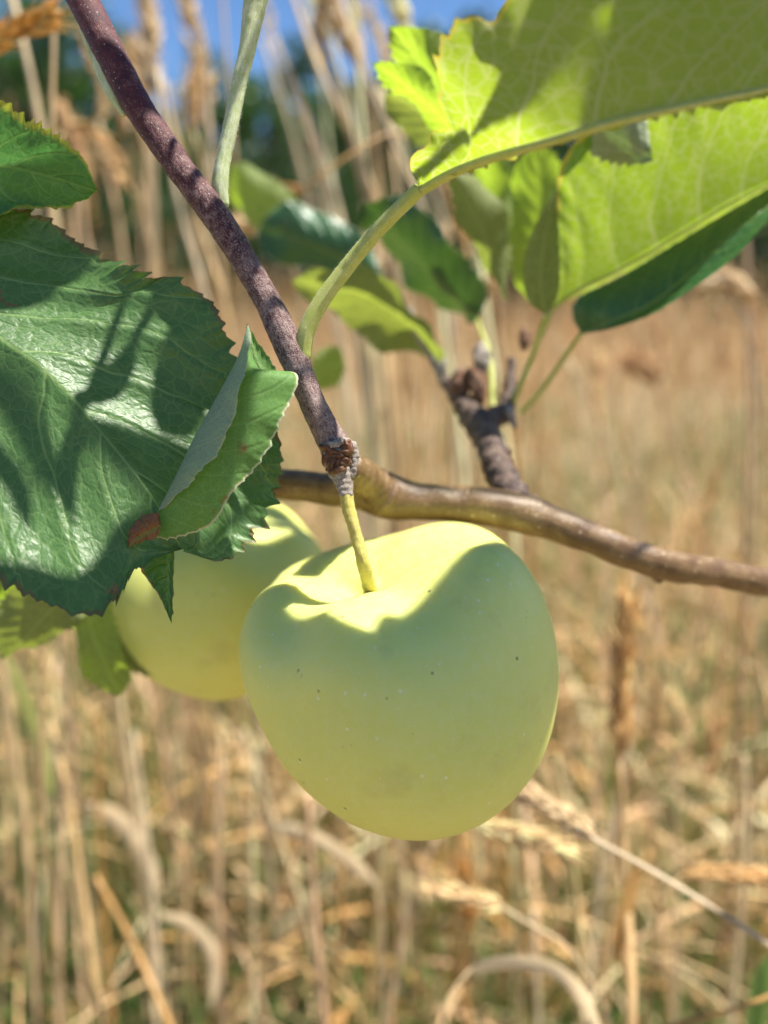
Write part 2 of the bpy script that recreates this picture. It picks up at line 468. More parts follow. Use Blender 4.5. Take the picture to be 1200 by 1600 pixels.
M_LIME = leaf_mat('leaf_backlit', (0.05, 0.15, 0.03), (0.20, 0.20, 0.085), (0.50, 0.70, 0.02), tw=0.50, rough=0.45, spec=.3,
                  vein_t=(0.90, 0.90, 0.40), cell=300, edge=(0.5, 0.42, .06), edge_w=0.05, bump=1.0, N=8, A=.22)
M_LIME2 = leaf_mat('leaf_backlit_far', (0.04, 0.14, 0.03), (0.22, 0.28, 0.11), (0.45, 0.66, 0.03), tw=0.48, rough=0.40, cell=300, bump=.8, N=8, A=.22)
M_DARK = leaf_mat('leaf_dark_gloss', (0.015, 0.085, 0.030), (0.26, 0.30, 0.18), (0.11, 0.24, 0.02), tw=0.14, rough=0.36, spec=.6, rim=.7, cell=330, bump=1.0)
M_OLIVE = leaf_mat('leaf_olive', (0.05, 0.12, 0.03), (0.22, 0.25, 0.10), (0.32, 0.40, 0.04), tw=0.4, rough=0.45, cell=330, bump=.8)
M_TWIG = bark_mat('twig_bark', (0.060, 0.009, 0.012), (0.11, 0.022, 0.020), (0.34, 0.26, 0.23), patch=0.585, scale=420, rough=.5, bump=0.00035,
                  stretch=0.5, u_grad=(0.35, 1.0, -0.04, 0.10))
M_BRANCH = bark_mat('branch_bark', (0.125, 0.065, 0.022), (0.19, 0.11, 0.040), (0.32, 0.22, 0.10), patch=0.58, scale=160, rough=.38, bump=0.00035, stretch=.3, spec=.55)
M_SPUR = bark_mat('spur_bark', (0.055, 0.030, 0.024), (0.11, 0.065, 0.045), (0.34, 0.26, 0.20), patch=0.56, scale=220, rough=.6, bump=0.0006, stretch=1.0)
M_KNOT = bark_mat('knot_bark', (0.16, 0.065, 0.03), (0.22, 0.11, 0.055), (0.50, 0.44, 0.40), patch=0.60, scale=500, rough=.65, bump=0.0005, stretch=1.0)
M_SCALE = simple('bud_scale_bark', (0.14, 0.062, 0.03), .5, 900, .9)
M_COLLAR = bark_mat('collar_fuzz', (0.30, 0.24, 0.19), (0.22, 0.14, 0.09), (0.54, 0.49, 0.44), patch=0.52, scale=600, rough=.8, bump=0.0004, stretch=1.0)
M_SHOOT = bark_mat('shoot_skin', (0.42, 0.50, 0.20), (0.48, 0.55, 0.26), (0.66, 0.70, 0.50), patch=0.52, scale=500, rough=.65, bump=0.00025, stretch=.2)
M_PET = bark_mat('petiole_skin', (0.42, 0.46, 0.10), (0.48, 0.50, 0.14), (0.55, 0.56, 0.30), patch=0.60, scale=500, rough=.6, bump=0.0002, stretch=.2)
M_STEM = bark_mat('fruit_stem_skin', (0.56, 0.50, 0.10), (0.62, 0.56, 0.13), (0.42, 0.28, 0.10), patch=0.53, scale=500, rough=.6, bump=0.0003, stretch=.8,
                  )

def apple_mat():
    t = NT('apple_skin')
    ob = t.obj()
    n1 = t.noise(ob, 22, 3, .5); n2 = t.noise(ob, 420, 4, .7); n3 = t.noise(ob, 60, 4, .6)
    col = t.mix(t.ramp(n1, .3, .7), (0.65, 0.68, 0.165), (0.71, 0.73, 0.195))
    col = t.mix(t.math('MULTIPLY', t.ramp(n2, .35, .75), .12), col, (0.80, 0.82, 0.60))
    # russet freckles gathered in loose patches
    v = t.n('ShaderNodeTexVoronoi'); t.l(ob, v.inputs['Vector']); v.inputs['Scale'].default_value = 210
    dot = t.ramp(v.outputs[0], 0.12, 0.05)
    pick = t.math('GREATER_THAN', t.sep(v.outputs[1])[0], 0.62)
    col = t.mix(t.math('MULTIPLY', t.math('MULTIPLY', dot, pick), .75), col, (0.16, 0.15, 0.035))
    v2 = t.n('ShaderNodeTexVoronoi'); t.l(ob, v2.inputs['Vector']); v2.inputs['Scale'].default_value = 900
    dot2 = t.math('MULTIPLY', t.ramp(v2.outputs[0], 0.35, 0.15), t.ramp(t.noise(ob, 75, 3, .6), .60, .72))
    pick2 = t.math('GREATER_THAN', t.sep(v2.outputs[1])[0], 0.6)
    col = t.mix(t.math('MULTIPLY', t.math('MULTIPLY', dot2, pick2), .60), col, (0.30, 0.25, 0.06))
    v3 = t.n('ShaderNodeTexVoronoi'); t.l(ob, v3.inputs['Vector']); v3.inputs['Scale'].default_value = 260
    dot3 = t.math('MULTIPLY', t.ramp(v3.outputs[0], 0.14, 0.04), t.math('GREATER_THAN', t.sep(v3.outputs[1])[1], 0.45))
    col = t.mix(t.math('MULTIPLY', dot3, .6), col, (0.85, 0.85, 0.65))
    col = t.mix(t.math('MULTIPLY', t.ramp(n3, .55, .75), .30), col, (0.46, 0.42, 0.14))
    col = t.mix(t.math('MULTIPLY', t.ramp(t.noise(ob, 1500, 2, .6), .62, .75), .25), col, (0.80, 0.80, 0.55))
    rough = t.math('ADD', 0.40, t.math('MULTIPLY', n2, .15))
    nb = t.bump(n2, 0.00003)
    return t.finish(t.principled(col, rough, .42, nb, sss=0.55, radius=(1.0, 0.85, 0.20), scale=0.0075))
M_APPLE = apple_mat()

# ---------------------------------------------------------------- ground, field
def ground():
    n = 140
    xs = np.sign(np.linspace(-1, 1, n)) * np.abs(np.linspace(-1, 1, n)) ** 3 * 300
    X, Y = np.meshgrid(xs, xs)
    Z = 0.03 * np.sin(X * 1.3) * np.cos(Y * 1.1) + 0.02 * np.sin(X * 3.1 + Y * 2.2) - 0.03
    V = np.stack([X, Y + 3, Z], -1).reshape(-1, 3)
    idx = np.arange(n * n).reshape(n, n)
    F = np.stack([idx[:-1, :-1], idx[:-1, 1:], idx[1:, 1:], idx[1:, :-1]], -1).reshape(-1, 4)
    t = NT('dry_field_soil'); ob = t.obj()
    a = t.noise(ob, 1.2, 4, .6); b = t.noise(ob, 14, 5, .65); c = t.noise(ob, 90, 3, .7)
    col = t.mix(t.ramp(b, .35, .65), (0.15, 0.115, 0.06), (0.33, 0.26, 0.155))
    col = t.mix(t.math('MULTIPLY', t.ramp(a, .45, .65), .5), col, (0.10, 0.13, 0.04))
    col = t.mix(t.math('MULTIPLY', t.ramp(c, .5, .7), .4), col, (0.50, 0.40, 0.25))
    o = make_obj('ground', V, F, t.finish(t.principled(col, .9, .1, t.bump(c, .01))))
    o['kind'] = 'structure'
ground()

def straw_mat():
    t = NT('straw'); at = t.attr('col'); c = at[0]
    ob = t.obj()
    n = t.noise(ob, 60, 3, .6)
    col = t.mix(t.math('MULTIPLY', t.ramp(n, .35, .7), .35), c, t.mix(1.0, c, (0.6, 0.5, 0.4), 'MULTIPLY'))
    s = t.principled(col, .45, .4)
    return t.finish(t.mixsh(.28, s, t.trans(col)))
M_STRAW = straw_mat()

STRAW = np.array([(0.52, 0.38, 0.20), (0.60, 0.46, 0.28), (0.48, 0.31, 0.13), (0.66, 0.54, 0.37), (0.43, 0.27, 0.12), (0.55, 0.42, 0.26), (0.50, 0.36, 0.24)])
GREEN = np.array([(0.13, 0.22, 0.05), (0.18, 0.27, 0.07), (0.10, 0.19, 0.05), (0.26, 0.31, 0.10)])

def ribbons(n, X, Y, H, W, lean, bend, cols, seg=6, z0=None, fold=0.3):
    """n curved grass blades as numpy arrays"""
    a = rng.uniform(0, 2 * np.pi, n)
    d = np.stack([np.cos(a), np.sin(a), np.zeros(n)], 1)
    s = np.linspace(0, 1, seg + 1)
    z = np.array([0, 0, 1.0])
    base = np.stack([X, Y, np.full(n, -0.03) if z0 is None else z0], 1)
    th = lean[:, None] + bend[:, None] * s[None] ** 1.6        # angle from vertical along blade
    ds = H / seg
    hx = np.concatenate([np.zeros((n, 1)), np.cumsum(np.sin(th[:, :-1]), 1)], 1) * ds[:, None]
    hz = np.concatenate([np.zeros((n, 1)), np.cumsum(np.cos(th[:, :-1]), 1)], 1) * ds[:, None]
    C = base[:, None] + d[:, None] * hx[..., None] + z * hz[..., None]
    a2 = a + rng.uniform(-1.2, 1.2, n) + np.pi / 2
    sd_ = np.stack([np.cos(a2), np.sin(a2), np.zeros(n)], 1)
    prof = np.clip(1.05 - s ** 2.2, 0.04, 1)
    Wd = W[:, None] * prof[None]
    V = np.stack([C - sd_[:, None] * Wd[..., None] / 2, C + sd_[:, None] * Wd[..., None] / 2], 2)   # n,seg+1,2,3
    V = V.reshape(-1, 3)
    b = np.arange(n)[:, None] * (seg + 1) * 2 + np.arange(seg)[None] * 2
    F = np.stack([b, b + 1, b + 3, b + 2], -1).reshape(-1, 4)
    CC = np.repeat(cols, (seg + 1) * 2, 0)
    return V, F, CC, C[:, -1], d

def spikelets(base, dirn, ln, rad, cols):
    """lens shaped 5-sided spikelets; one per row"""
    n = len(base)
    dirn = dirn / np.linalg.norm(dirn, axis=1)[:, None]
    r = np.cross(dirn, rng.normal(size=(n, 3))); r /= np.linalg.norm(r, axis=1)[:, None]
    q = np.cross(dirn, r)
    prof = [(0.0, 0.1), (0.25, 0.9), (0.55, 1.0), (0.85, .45), (1.0, 0.05)]
    k = 5; a = np.arange(k) / k * 2 * np.pi
    rings = []
    for (h, w) in prof:
        ring = base[:, None] + dirn[:, None] * (ln * h)[:, None, None] + (r[:, None] * np.cos(a)[None, :, None] + q[:, None] * np.sin(a)[None, :, None]) * (rad * w)[:, None, None]
        rings.append(ring)
    V = np.stack(rings, 1).reshape(-1, 3)
    m = len(prof)
    b = np.arange(n)[:, None, None] * m * k + np.arange(m - 1)[None, :, None] * k
    i = np.arange(k)[None, None]; j = (i + 1) % k
    F = np.stack([b + i, b + j, b + k + j, b + k + i], -1).reshape(-1, 4)
    return V, F, np.repeat(cols, m * k, 0)

def merge(parts):
    Vs, Fs, Cs, o = [], [], [], 0
    for V, F, C in parts:
        Vs.append(V); Fs.append(F + o); Cs.append(C); o += len(V)
    return np.vstack(Vs), np.vstack(Fs), np.vstack(Cs)

def field():
    """mass of dry grass: stems with seed heads, dry blades, green undergrowth"""
    parts = []
    global STRAW
    STRAW = np.clip(STRAW * np.array([1.30, 1.18, 1.02]), 0, .85)
    def scatter(n, y0, y1, power=1.0, spread=0.62):
        u = rng.uniform(0, 1, n) ** power
        Y = y0 + (y1 - y0) * u
        X = rng.uniform(-1, 1, n) * (0.35 + spread * Y)
        return X, Y
    def cl(pal, n, j=.22):
        return np.clip(pal[rng.integers(0, len(pal), n)] * rng.uniform(1 - j, 1 + j, (n, 1)) , 0, .85)
    # dry curved blades, near ground
    n = 6000; X, Y = scatter(n, 0.42, 6.0, 1.5)
    H = rng.uniform(.12, .46, n); lim = np.clip((Y - .38) * 1.1 + .10, .1, 1); H = np.minimum(H, lim)
    V, F, C, _, _ = ribbons(n, X, Y, H, rng.uniform(.0018, .006, n), rng.uniform(.05, 1.0, n), rng.uniform(0, 2.4, n), cl(STRAW, n, .4), 7)
    parts.append((V, F, C))
    # litter lying low
    n = 4500; X, Y = scatter(n, 0.30, 4.0, 1.3)
    V, F, C, _, _ = ribbons(n, X, Y, rng.uniform(.06, .25, n), rng.uniform(.002, .005, n), rng.uniform(.9, 1.5, n), rng.uniform(-.4, .6, n), cl(STRAW, n, .3), 5,
                            z0=rng.uniform(-.02, .06, n))
    parts.append((V, F, C))
    # broad arching dry blades
    n = 1500; X, Y = scatter(n, 0.50, 1.9, 1.2)
    V, F, C, _, _ = ribbons(n, X, Y, rng.uniform(.22, .46, n), rng.uniform(.004, .010, n), rng.uniform(.0, .4, n), rng.uniform(1.4, 2.9, n), np.clip(cl(STRAW, n, .15) * 1.12, 0, .85), 12)
    parts.append((V, F, C))
    # tall stems standing above eye level, mostly on the left
    # green undergrowth
    n = 30000; X, Y = scatter(n, 0.36, 4.0, 1.8)
    keep = (np.sin(X * 5.1 + 1) * np.cos(Y * 4.3) + rng.uniform(-1, 1, n)) > -0.45 + np.clip(Y - 1.2, 0, 3) * .45
    X, Y = X[keep], Y[keep]; n = len(X)
    V, F, C, _, _ = ribbons(n, X, Y, np.minimum(rng.uniform(.08, .34, n), .12 + (Y - .3) * .6), rng.uniform(.002, .006, n), rng.uniform(0, .5, n), rng.uniform(0, 1.3, n), cl(GREEN, n, .3), 6)
    parts.append((V, F, C))
    # upright thin stems with heads
    for (n, y0, y1, pw, hmin, hmax) in ((110, .75, 2.4, 1.1, .80, 1.20), (150, .62, 1.6, 1.2, .35, .75), (1200, 1.2, 6, 1.6, .42, .80), (5200, 4, 30, 1.5, .45, .85)):
        X, Y = scatter(n, y0, y1, pw)
        H = rng.uniform(hmin, hmax, n)
        if y0 < 1:  # keep the low centre and right open as in the photograph
            H = np.where(X > 0.12 * Y, H * .62, H)
        cols = cl(STRAW, n)
        V, F, C, tip, d = ribbons(n, X, Y, H, np.where(Y < 4, rng.uniform(.0016, .003, n), .004), rng.uniform(0, .22, n) + rng.uniform(0, 1, n) ** 4 * .7, rng.uniform(-.1, .6, n), cols, 7)
        parts.append((V, F, C))
        hd = rng.uniform(0, 1, n) < .75
        hb, hdr = tip[hd], d[hd]
        k = 14 if y0 < 4 else 4
        ax = np.stack([hdr[:, 0] * .35, hdr[:, 1] * .35, np.ones(len(hb))], 1); ax /= np.linalg.norm(ax, axis=1)[:, None]
        Ln = rng.uniform(.05, .11, len(hb))
        for j in range(k):
            f = j / k
            out = rng.normal(size=(len(hb), 3)); out[:, 2] *= .3; out /= np.linalg.norm(out, axis=1)[:, None]
            b = hb + ax * (Ln * (f - .6))[:, None] + out * .0015
            sc = 1 if y0 < 4 else 2.2
            parts.append(spikelets(b, ax * .9 + out * .55, rng.uniform(.008, .014, len(hb)) * sc, rng.uniform(.0014, .0026, len(hb)) * sc, cols[hd] * np.array([1.05, .98, .9])))
    # the same field goes on beside and behind the camera
    n = 4000; Y = rng.uniform(-3.5, 0.25, n); X = rng.uniform(-3, 3, n)
    V, F, C, _, _ = ribbons(n, X, Y, rng.uniform(.15, .4, n), rng.uniform(.008, .016, n), rng.uniform(.6, 1.4, n), rng.uniform(-.2, .8, n), cl(STRAW, n), 4)
    parts.append((V, F, C))
    # far field carpet of coarse tufts
    n = 9000; X, Y = scatter(n, 5, 40, 1.4, .7)
    V, F, C, _, _ = ribbons(n, X, Y, rng.uniform(.3, .7, n), rng.uniform(.006, .02, n), rng.uniform(.0, .6, n), rng.uniform(0, 1.2, n), cl(STRAW, n), 4)
    parts.append((V, F, C))
    V, F, C = merge(parts)
    o = make_obj('dry_grass', V, F, M_STRAW, None, attrs={'col': C})
    o['kind'] = 'stuff'; o['category'] = 'grass'; o['label'] = 'mass of sun-dried straw coloured grass filling the field behind the apple'
field()

# ---------------------------------------------------------------- trees beyond the field
M_TRUNK = simple('tree_trunk_bark', (0.12, 0.09, 0.06), .9, 6, .8, bump=.02)
def crown_mat():
    t = NT('tree_foliage'); at = t.attr('col')[0]
    s = t.principled(at, .5, .35)
    return t.finish(t.mixsh(.3, s, t.trans(t.mix(1.0, at, (1.4, 1.6, .5), 'MULTIPLY'))))
M_CROWN = crown_mat()
def tree(x, y, h, w, col, label, seed, trunk_h=0.25, gap=.5):
    r = np.random.default_rng(seed)
    root = empty('broadleaf_tree', (x, y, -0.05), label, 'tree', 'trees beyond the dry field')
    base = np.array([x, y, -0.05])
    V, F, uv, mt = tube_data([base, base + (.1, 0, h * .3), base + (-.1, .1, h * .6), base + (0, 0, h * .85)], [h * .035, h * .028, h * .018, h * .006], 20, 10, lump=.02, lumpf=.8)
    Vs, Fs, o = [V], [tris(F)], len(V)
    for k in range(9):
        a = k * 2.4; z = h * r.uniform(.22, .6); L = w * r.uniform(.5, .8)
        p0 = base + (0, 0, z); p1 = p0 + (math.cos(a) * L * .5, math.sin(a) * L * .5, L * .3); p2 = p0 + (math.cos(a) * L, math.sin(a) * L, L * .75)
        V, F, uv, mt = tube_data([p0, p1, p2], [h * .012, h * .008, h * .003], 8, 6)
        Vs.append(V); Fs.append(tris(F) + o); o += len(V)
    make_obj('trunk', np.vstack(Vs), np.vstack(Fs), M_TRUNK, root)
    # crown from leaf clumps
    nc = 60; cl = []
    while len(cl) < nc:
        p = r.uniform(-1, 1, 3)
        if np.linalg.norm(p) < 1 and np.linalg.norm(p) > .35: cl.append(p)
    cl = np.array(cl); cen = base + np.array([0, 0, h * (trunk_h + 1) / 2]) + cl * np.array([w, w, h * (1 - trunk_h) / 2])
    m = 150; n = nc * m
    rad = np.repeat(r.uniform(.16, .34, nc) * w, m)
    dd = r.normal(size=(n, 3)); dd /= np.linalg.norm(dd, axis=1)[:, None]
    C = np.repeat(cen, m, 0) + dd * (rad * r.uniform(.4, 1.0, n))[:, None] * np.array([1, 1, .75])
    C[:, 2] = np.maximum(C[:, 2], .15)
    s = r.uniform(.05, .12, n) * (h / 6)
    a = r.normal(size=(n, 3)); a /= np.linalg.norm(a, axis=1)[:, None]; b = np.cross(a, r.normal(size=(n, 3))); b /= np.linalg.norm(b, axis=1)[:, None]
    a *= s[:, None]; b *= (s * .6)[:, None]
    V = np.stack([C - a, C - b, C + a, C + b], 1).reshape(-1, 3)
    F = np.arange(n * 4).reshape(n, 4)
    cc = np.array(col) * .72 * np.repeat(r.uniform(.6, 1.35, nc), m)[:, None] * r.uniform(.8, 1.25, (n, 1))
    make_obj('crown', V, F, M_CROWN, root, attrs={'col': np.repeat(cc, 4, 0)}, smooth=False)
TREES = [
    (-8.8, 16.0, 5.9, 2.7, (0.05, 0.11, 0.03), 'dark green tree at the far left, its top just under the sky patch'),
    (-5.0, 13.5, 4.7, 2.1, (0.07, 0.15, 0.035), 'mid green rounded tree behind the top of the red twig'),
    (-1.9, 14.5, 4.7, 1.9, (0.06, 0.13, 0.03), 'broad green tree between the red twig and the pale green shoot'),
    (1.2, 14.0, 4.6, 1.9, (0.055, 0.12, 0.035), 'blurred green tree right of the pale green shoot'),
    (4.4, 15.0, 5.8, 2.5, (0.04, 0.09, 0.03), 'dark tree behind the backlit leaves at the upper right'),
    (8.5, 16.0, 5.2, 2.7, (0.05, 0.10, 0.03), 'dark tree at the far right of the field edge'),
    (-12.5, 18.0, 6.0, 3.0, (0.045, 0.10, 0.03), 'dark tree outermost left beyond the field'),
]
for i, (x, y, h, w, c, lb) in enumerate(TREES): tree(x, y, h, w, c, lb, 20 + i)
for i, (x, y, h, w, c, lb) in enumerate([
    (-7.6, 10.5, 2.6, 1.7, (0.03, 0.06, 0.02), 'low dark bush at the foot of the trees left of the red twig'),
    (-4.6, 10.2, 2.4, 1.8, (0.035, 0.07, 0.02), 'low dark bush beyond the field behind the red twig'),
    (-1.5, 10.6, 2.4, 1.8, (0.04, 0.09, 0.025), 'low dark bush beyond the field under the pale green shoot'),
    (1.6, 10.4, 2.2, 1.8, (0.035, 0.08, 0.025), 'low dark bush beyond the field behind the fruiting spur'),
    (4.7, 10.6, 2.2, 1.8, (0.04, 0.09, 0.03), 'low dark bush beyond the field under the backlit leaves'),
    (8.0, 11.0, 2.0, 1.8, (0.045, 0.09, 0.03), 'low dark bush at the right edge of the field')]):
    tree(x, y, h, w, c, lb, 50 + i, trunk_h=0.0)

def wood():
    r = np.random.default_rng(99); n = 60000
    x = r.uniform(-26, 26, n); y = 21 + r.uniform(0, 5, n)
    top = 4.6 + 1.0 * np.sin(x * .55 + 1) + .6 * np.sin(x * 1.7) + .35 * np.sin(x * 4.1)
    C = np.stack([x, y, top * r.uniform(0, 1, n) ** .7], 1)
    a = r.normal(size=(n, 3)); a /= np.linalg.norm(a, axis=1)[:, None]; b = np.cross(a, r.normal(size=(n, 3))); b /= np.linalg.norm(b, axis=1)[:, None]
    s = r.uniform(.10, .24, n)[:, None]; a = a * s; b = b * s * .7
    V = np.stack([C - a, C - b, C + a, C + b], 1).reshape(-1, 3); F = np.arange(n * 4).reshape(n, 4)
    cc = np.array([.032, .070, .02]) * r.uniform(.6, 1.5, (n, 1))
    o = make_obj('woodland', V, F, M_CROWN, None, attrs={'col': np.repeat(cc, 4, 0)}, smooth=False)
    o['kind'] = 'stuff'; o['category'] = 'woodland'; o['label'] = 'far dark green wood closing the field under the blue sky'
wood()

# ---------------------------------------------------------------- single grass stalks one can pick out
def straw_tube(V, seg_col, n): return V
def stalk(label, pts, r=0.0012, col=(0.55, 0.40, 0.20), head=None, blade=None, green=False, extend=True, head_r=.0022, head_n=70, name='grass_stalk', group='dry grass stalks in the field'):
    """pts: (px,py,depth) from the top downwards; continued to the ground"""
    W = PS(pts)
    if extend:
        d = W[-1] - W[-2]; d /= np.linalg.norm(d)
        if d[2] > -.96: d = np.array([d[0] * .25, max(0, d[1]) * .5 + .05, -1.0]); d /= np.linalg.norm(d)
        m = W[-1] + d * min(.12, W[-1][2] * .4)
        g = np.array([m[0] + d[0] / -d[2] * m[2] * .4, m[1] + max(.0, d[1] / -d[2] * m[2] * .5), -0.02])
        W = np.vstack([W, m, g])
    W = W[::-1]                      # base first
    root = empty(name, W[0], label, 'grass stalk', group)
    rr = np.linspace(r * 1.2, r * .8, len(W))
    V, F, uv, mt = tube_data(W, rr, 60, 8, lump=r * .12, lumpf=60, seed=int(abs(pts[0][0])))
    cc = np.array(col)[None] * (1 + .18 * vnoise(V, 18, 3))[:, None]
    # growth nodes darker
    uu = uv[:, 0]; nod = np.exp(-((uu * 5 % 1 - .5) / .03) ** 2)[:, None]
    cc = cc * (1 - .45 * nod)
    make_obj('stem', V, tris(F), M_STRAW, root, attrs={'col': np.clip(cc, 0, .9)})
    if head is not None:
        H = spline(PS(head), 40)
        T = np.gradient(H, axis=0); T /= np.linalg.norm(T, axis=1)[:, None]
        # heads are traced from their base to their tip
        n = head_n; s = rng.uniform(0, 1, n) ** .9; i = (s * 39).astype(int)
        out = rng.normal(size=(n, 3)); out -= T[i] * (out * T[i]).sum(1)[:, None]; out /= np.linalg.norm(out, axis=1)[:, None]
        env = np.sin(np.pi * np.clip(s * .9 + .08, 0, 1)) ** .5 * (0.75 + .35 * np.sin(s * 26))
        b = H[i] + out * (head_r * env * rng.uniform(.1, .8, n))[:, None]
        cols = np.clip(np.array(col) * rng.uniform(.75, 1.35, (n, 1)) * np.array([1.1, 1.0, .85]), 0, .9)
        V1, F1, C1 = spikelets(b, T[i] * .95 + out * .42, rng.uniform(2.2, 3.2, n) * head_r, rng.uniform(.32, .55, n) * head_r, cols)
        # awns
        V2, F2, C2 = spikelets(b + T[i] * head_r, T[i] + out * .5, rng.uniform(3.5, 5.0, n) * head_r, np.full(n, head_r * .06), cols)
        V3, F3, C3 = spikelets(H[::3][:-1], np.diff(H[::3], axis=0), np.linalg.norm(np.diff(H[::3], axis=0), axis=1) * 1.1, np.full(len(H[::3]) - 1, r * .8), np.tile(np.array(col), (len(H[::3]) - 1, 1)))
        V, F, C = merge([(V1, F1, C1), (V2, F2, C2), (V3, F3, C3)])
        make_obj('seed_head', V, F, M_STRAW, root, attrs={'col': C})
    if blade is not None:
        for bl, bw in blade:
            B = spline(PS(bl), 30); T = np.gradient(B, axis=0); T /= np.linalg.norm(T, axis=1)[:, None]
            sdv = np.cross(T, BCK); sdv /= np.linalg.norm(sdv, axis=1)[:, None]
            s = np.linspace(0, 1, 30); ww = bw * np.clip(np.minimum(1.0, .5 + 3 * s), 0, 1) * np.clip((1 - s) * 4, .03, 1)
            nn = np.cross(T, sdv)
            V = np.stack([B - sdv * ww[:, None] / 2 + nn * ww[:, None] * .15, B, B + sdv * ww[:, None] / 2 + nn * ww[:, None] * .15], 1).reshape(-1, 3)
            b = np.arange(29)[:, None] * 3 + np.arange(2)[None]
            F = np.stack([b, b + 1, b + 4, b + 3], -1).reshape(-1, 4)
            make_obj('blade', V, F, M_STRAW, root, attrs={'col': np.tile(np.array(col) * 1.05, (len(V), 1))})
    return root

pale = (0.66, 0.54, 0.36); tan = (0.58, 0.42, 0.22); orange = (0.52, 0.30, 0.10); cream = (0.80, 0.63, 0.38); pink = (0.62, 0.44, 0.26); grn = (0.14, 0.24, 0.05)
S = stalk
# upper left
S('golden seed head cut off by the left edge above the small serrated leaf', [(-30, 80, .27), (-80, 250, .27), (-90, 500, .28)], .0009, (.66, .45, .17), head=[(-60, 95, .27), (0, 60, .265), (72, 28, .26)], head_r=.0030, head_n=60)
S('lone upright tan stalk crossing the small serrated leaf at the left edge', [(86, -60, .33), (84, 60, .33), (80, 240, .33), (74, 480, .34), (70, 900, .36)], .0012, tan)
S('pale whitish stalk leaning right at the upper left corner', [(-20, -120, .45), (20, 0, .45), (50, 130, .45), (80, 300, .46), (120, 600, .5)], .0022, cream)
S('tan stalk with drooping seed head over the dark bush left of the red twig', [(96, 205, .5), (80, 300, .5), (90, 700, .55)], .0014, tan, head=[(100, 200, .5), (140, 205, .5), (190, 275, .49)], head_r=.0042)
S('pale stalk with seed head between the red twig and the green shoot', [(280, -80, .55), (318, 120, .55), (330, 250, .55), (360, 600, .6)], .0022, pale, head=[(330, 210, .55), (318, 110, .55), (285, -20, .55)], head_r=.0055)
S('thin upright stalk close behind the pale green shoot', [(345, -60, .5), (352, 60, .5), (372, 330, .5), (390, 700, .55)], .0013, tan)
S('pale stalk with loose head just left of the green shoot top', [(235, -60, .6), (240, 160, .6), (240, 420, .62), (250, 800, .7)], .0020, pale, head=[(240, 160, .6), (236, 60, .6), (225, -20, .6)], head_r=.006)
S('pale stalk leaning from top middle towards the dark green leaf', [(440, -60, .55), (500, 110, .55), (560, 240, .55), (620, 420, .6)], .0022, cream)
S('bright pale stalk leaning across the gap left of the backlit leaf', [(520, -40, .5), (560, 90, .5), (610, 210, .5), (690, 420, .52)], .0022, pale, head=[(560, 100, .5), (530, 30, .5), (490, -60, .5)], head_r=.005)
S('slim pale stalk touching the small lime leaf at the top', [(610, -60, .5), (640, 40, .5), (700, 230, .5), (780, 520, .55)], .0016, pale)
S('stalk with cream seed head right above the arching leaf stalk', [(560, -90, .6), (590, 60, .6), (620, 300, .6), (650, 620, .65)], .002, cream)
S('hazy tan stalk behind the middle of the red twig', [(215, 60, .7), (230, 280, .7), (265, 560, .75)], .003, tan, head=[(225, 240, .7), (218, 150, .7), (205, 70, .7)], head_r=.006)
S('leaning tan stalk beside the dark gap under the red twig', [(410, 60, .75), (470, 260, .75), (520, 500, .8)], .0028, pale)
S('brown seed head hanging just right of the red twig middle', [(470, 300, .4), (520, 260, .4), (640, 210, .42), (760, 420, .45)], .0009, orange, head=[(470, 300, .4), (420, 298, .4), (375, 300, .4)], head_r=.0030)
S('cream seed head curled below the brown one beside the red twig', [(440, 345, .42), (460, 420, .43), (500, 700, .5)], .001, pale, head=[(440, 345, .42), (410, 350, .42), (370, 352, .42)], head_r=.0034)
# centre behind spur
S('orange stalk rising through the fruiting spur, left one', [(690, 280, .42), (735, 420, .42), (760, 560, .42), (745, 800, .45)], .0013, orange)
S('orange stalk rising through the fruiting spur, right one', [(725, 280, .44), (770, 430, .44), (780, 560, .44), (800, 900, .48)], .0013, (.56, .36, .16))
S('thin straw stalk crossing under the spur towards the long branch', [(700, 600, .6), (695, 700, .6), (690, 860, .6)], .0014, orange)
S('leaning straw stalk in the open right of the spur', [(885, 560, .8), (950, 690, .8), (985, 820, .8), (1000, 1000, .8)], .0022, pale)
S('faint leaning stalk with pinkish head at the right of the field', [(1020, 590, .9), (1060, 700, .9), (1110, 860, .9)], .0024, pink, head=[(1030, 600, .9), (1015, 585, .9), (1000, 575, .9)], head_r=.009)
S('ragged seed head cluster under the dark green leaf at the right', [(1120, 440, .5), (1170, 520, .5), (1180, 900, .55)], .0013, pale, head=[(1190, 470, .5), (1130, 440, .5), (1085, 450, .5)], head_r=.0052)
S('tall tan stalk along the right edge above the long branch', [(1165, 340, .55), (1170, 600, .55), (1165, 900, .55), (1150, 1200, .6)], .0022, pink)
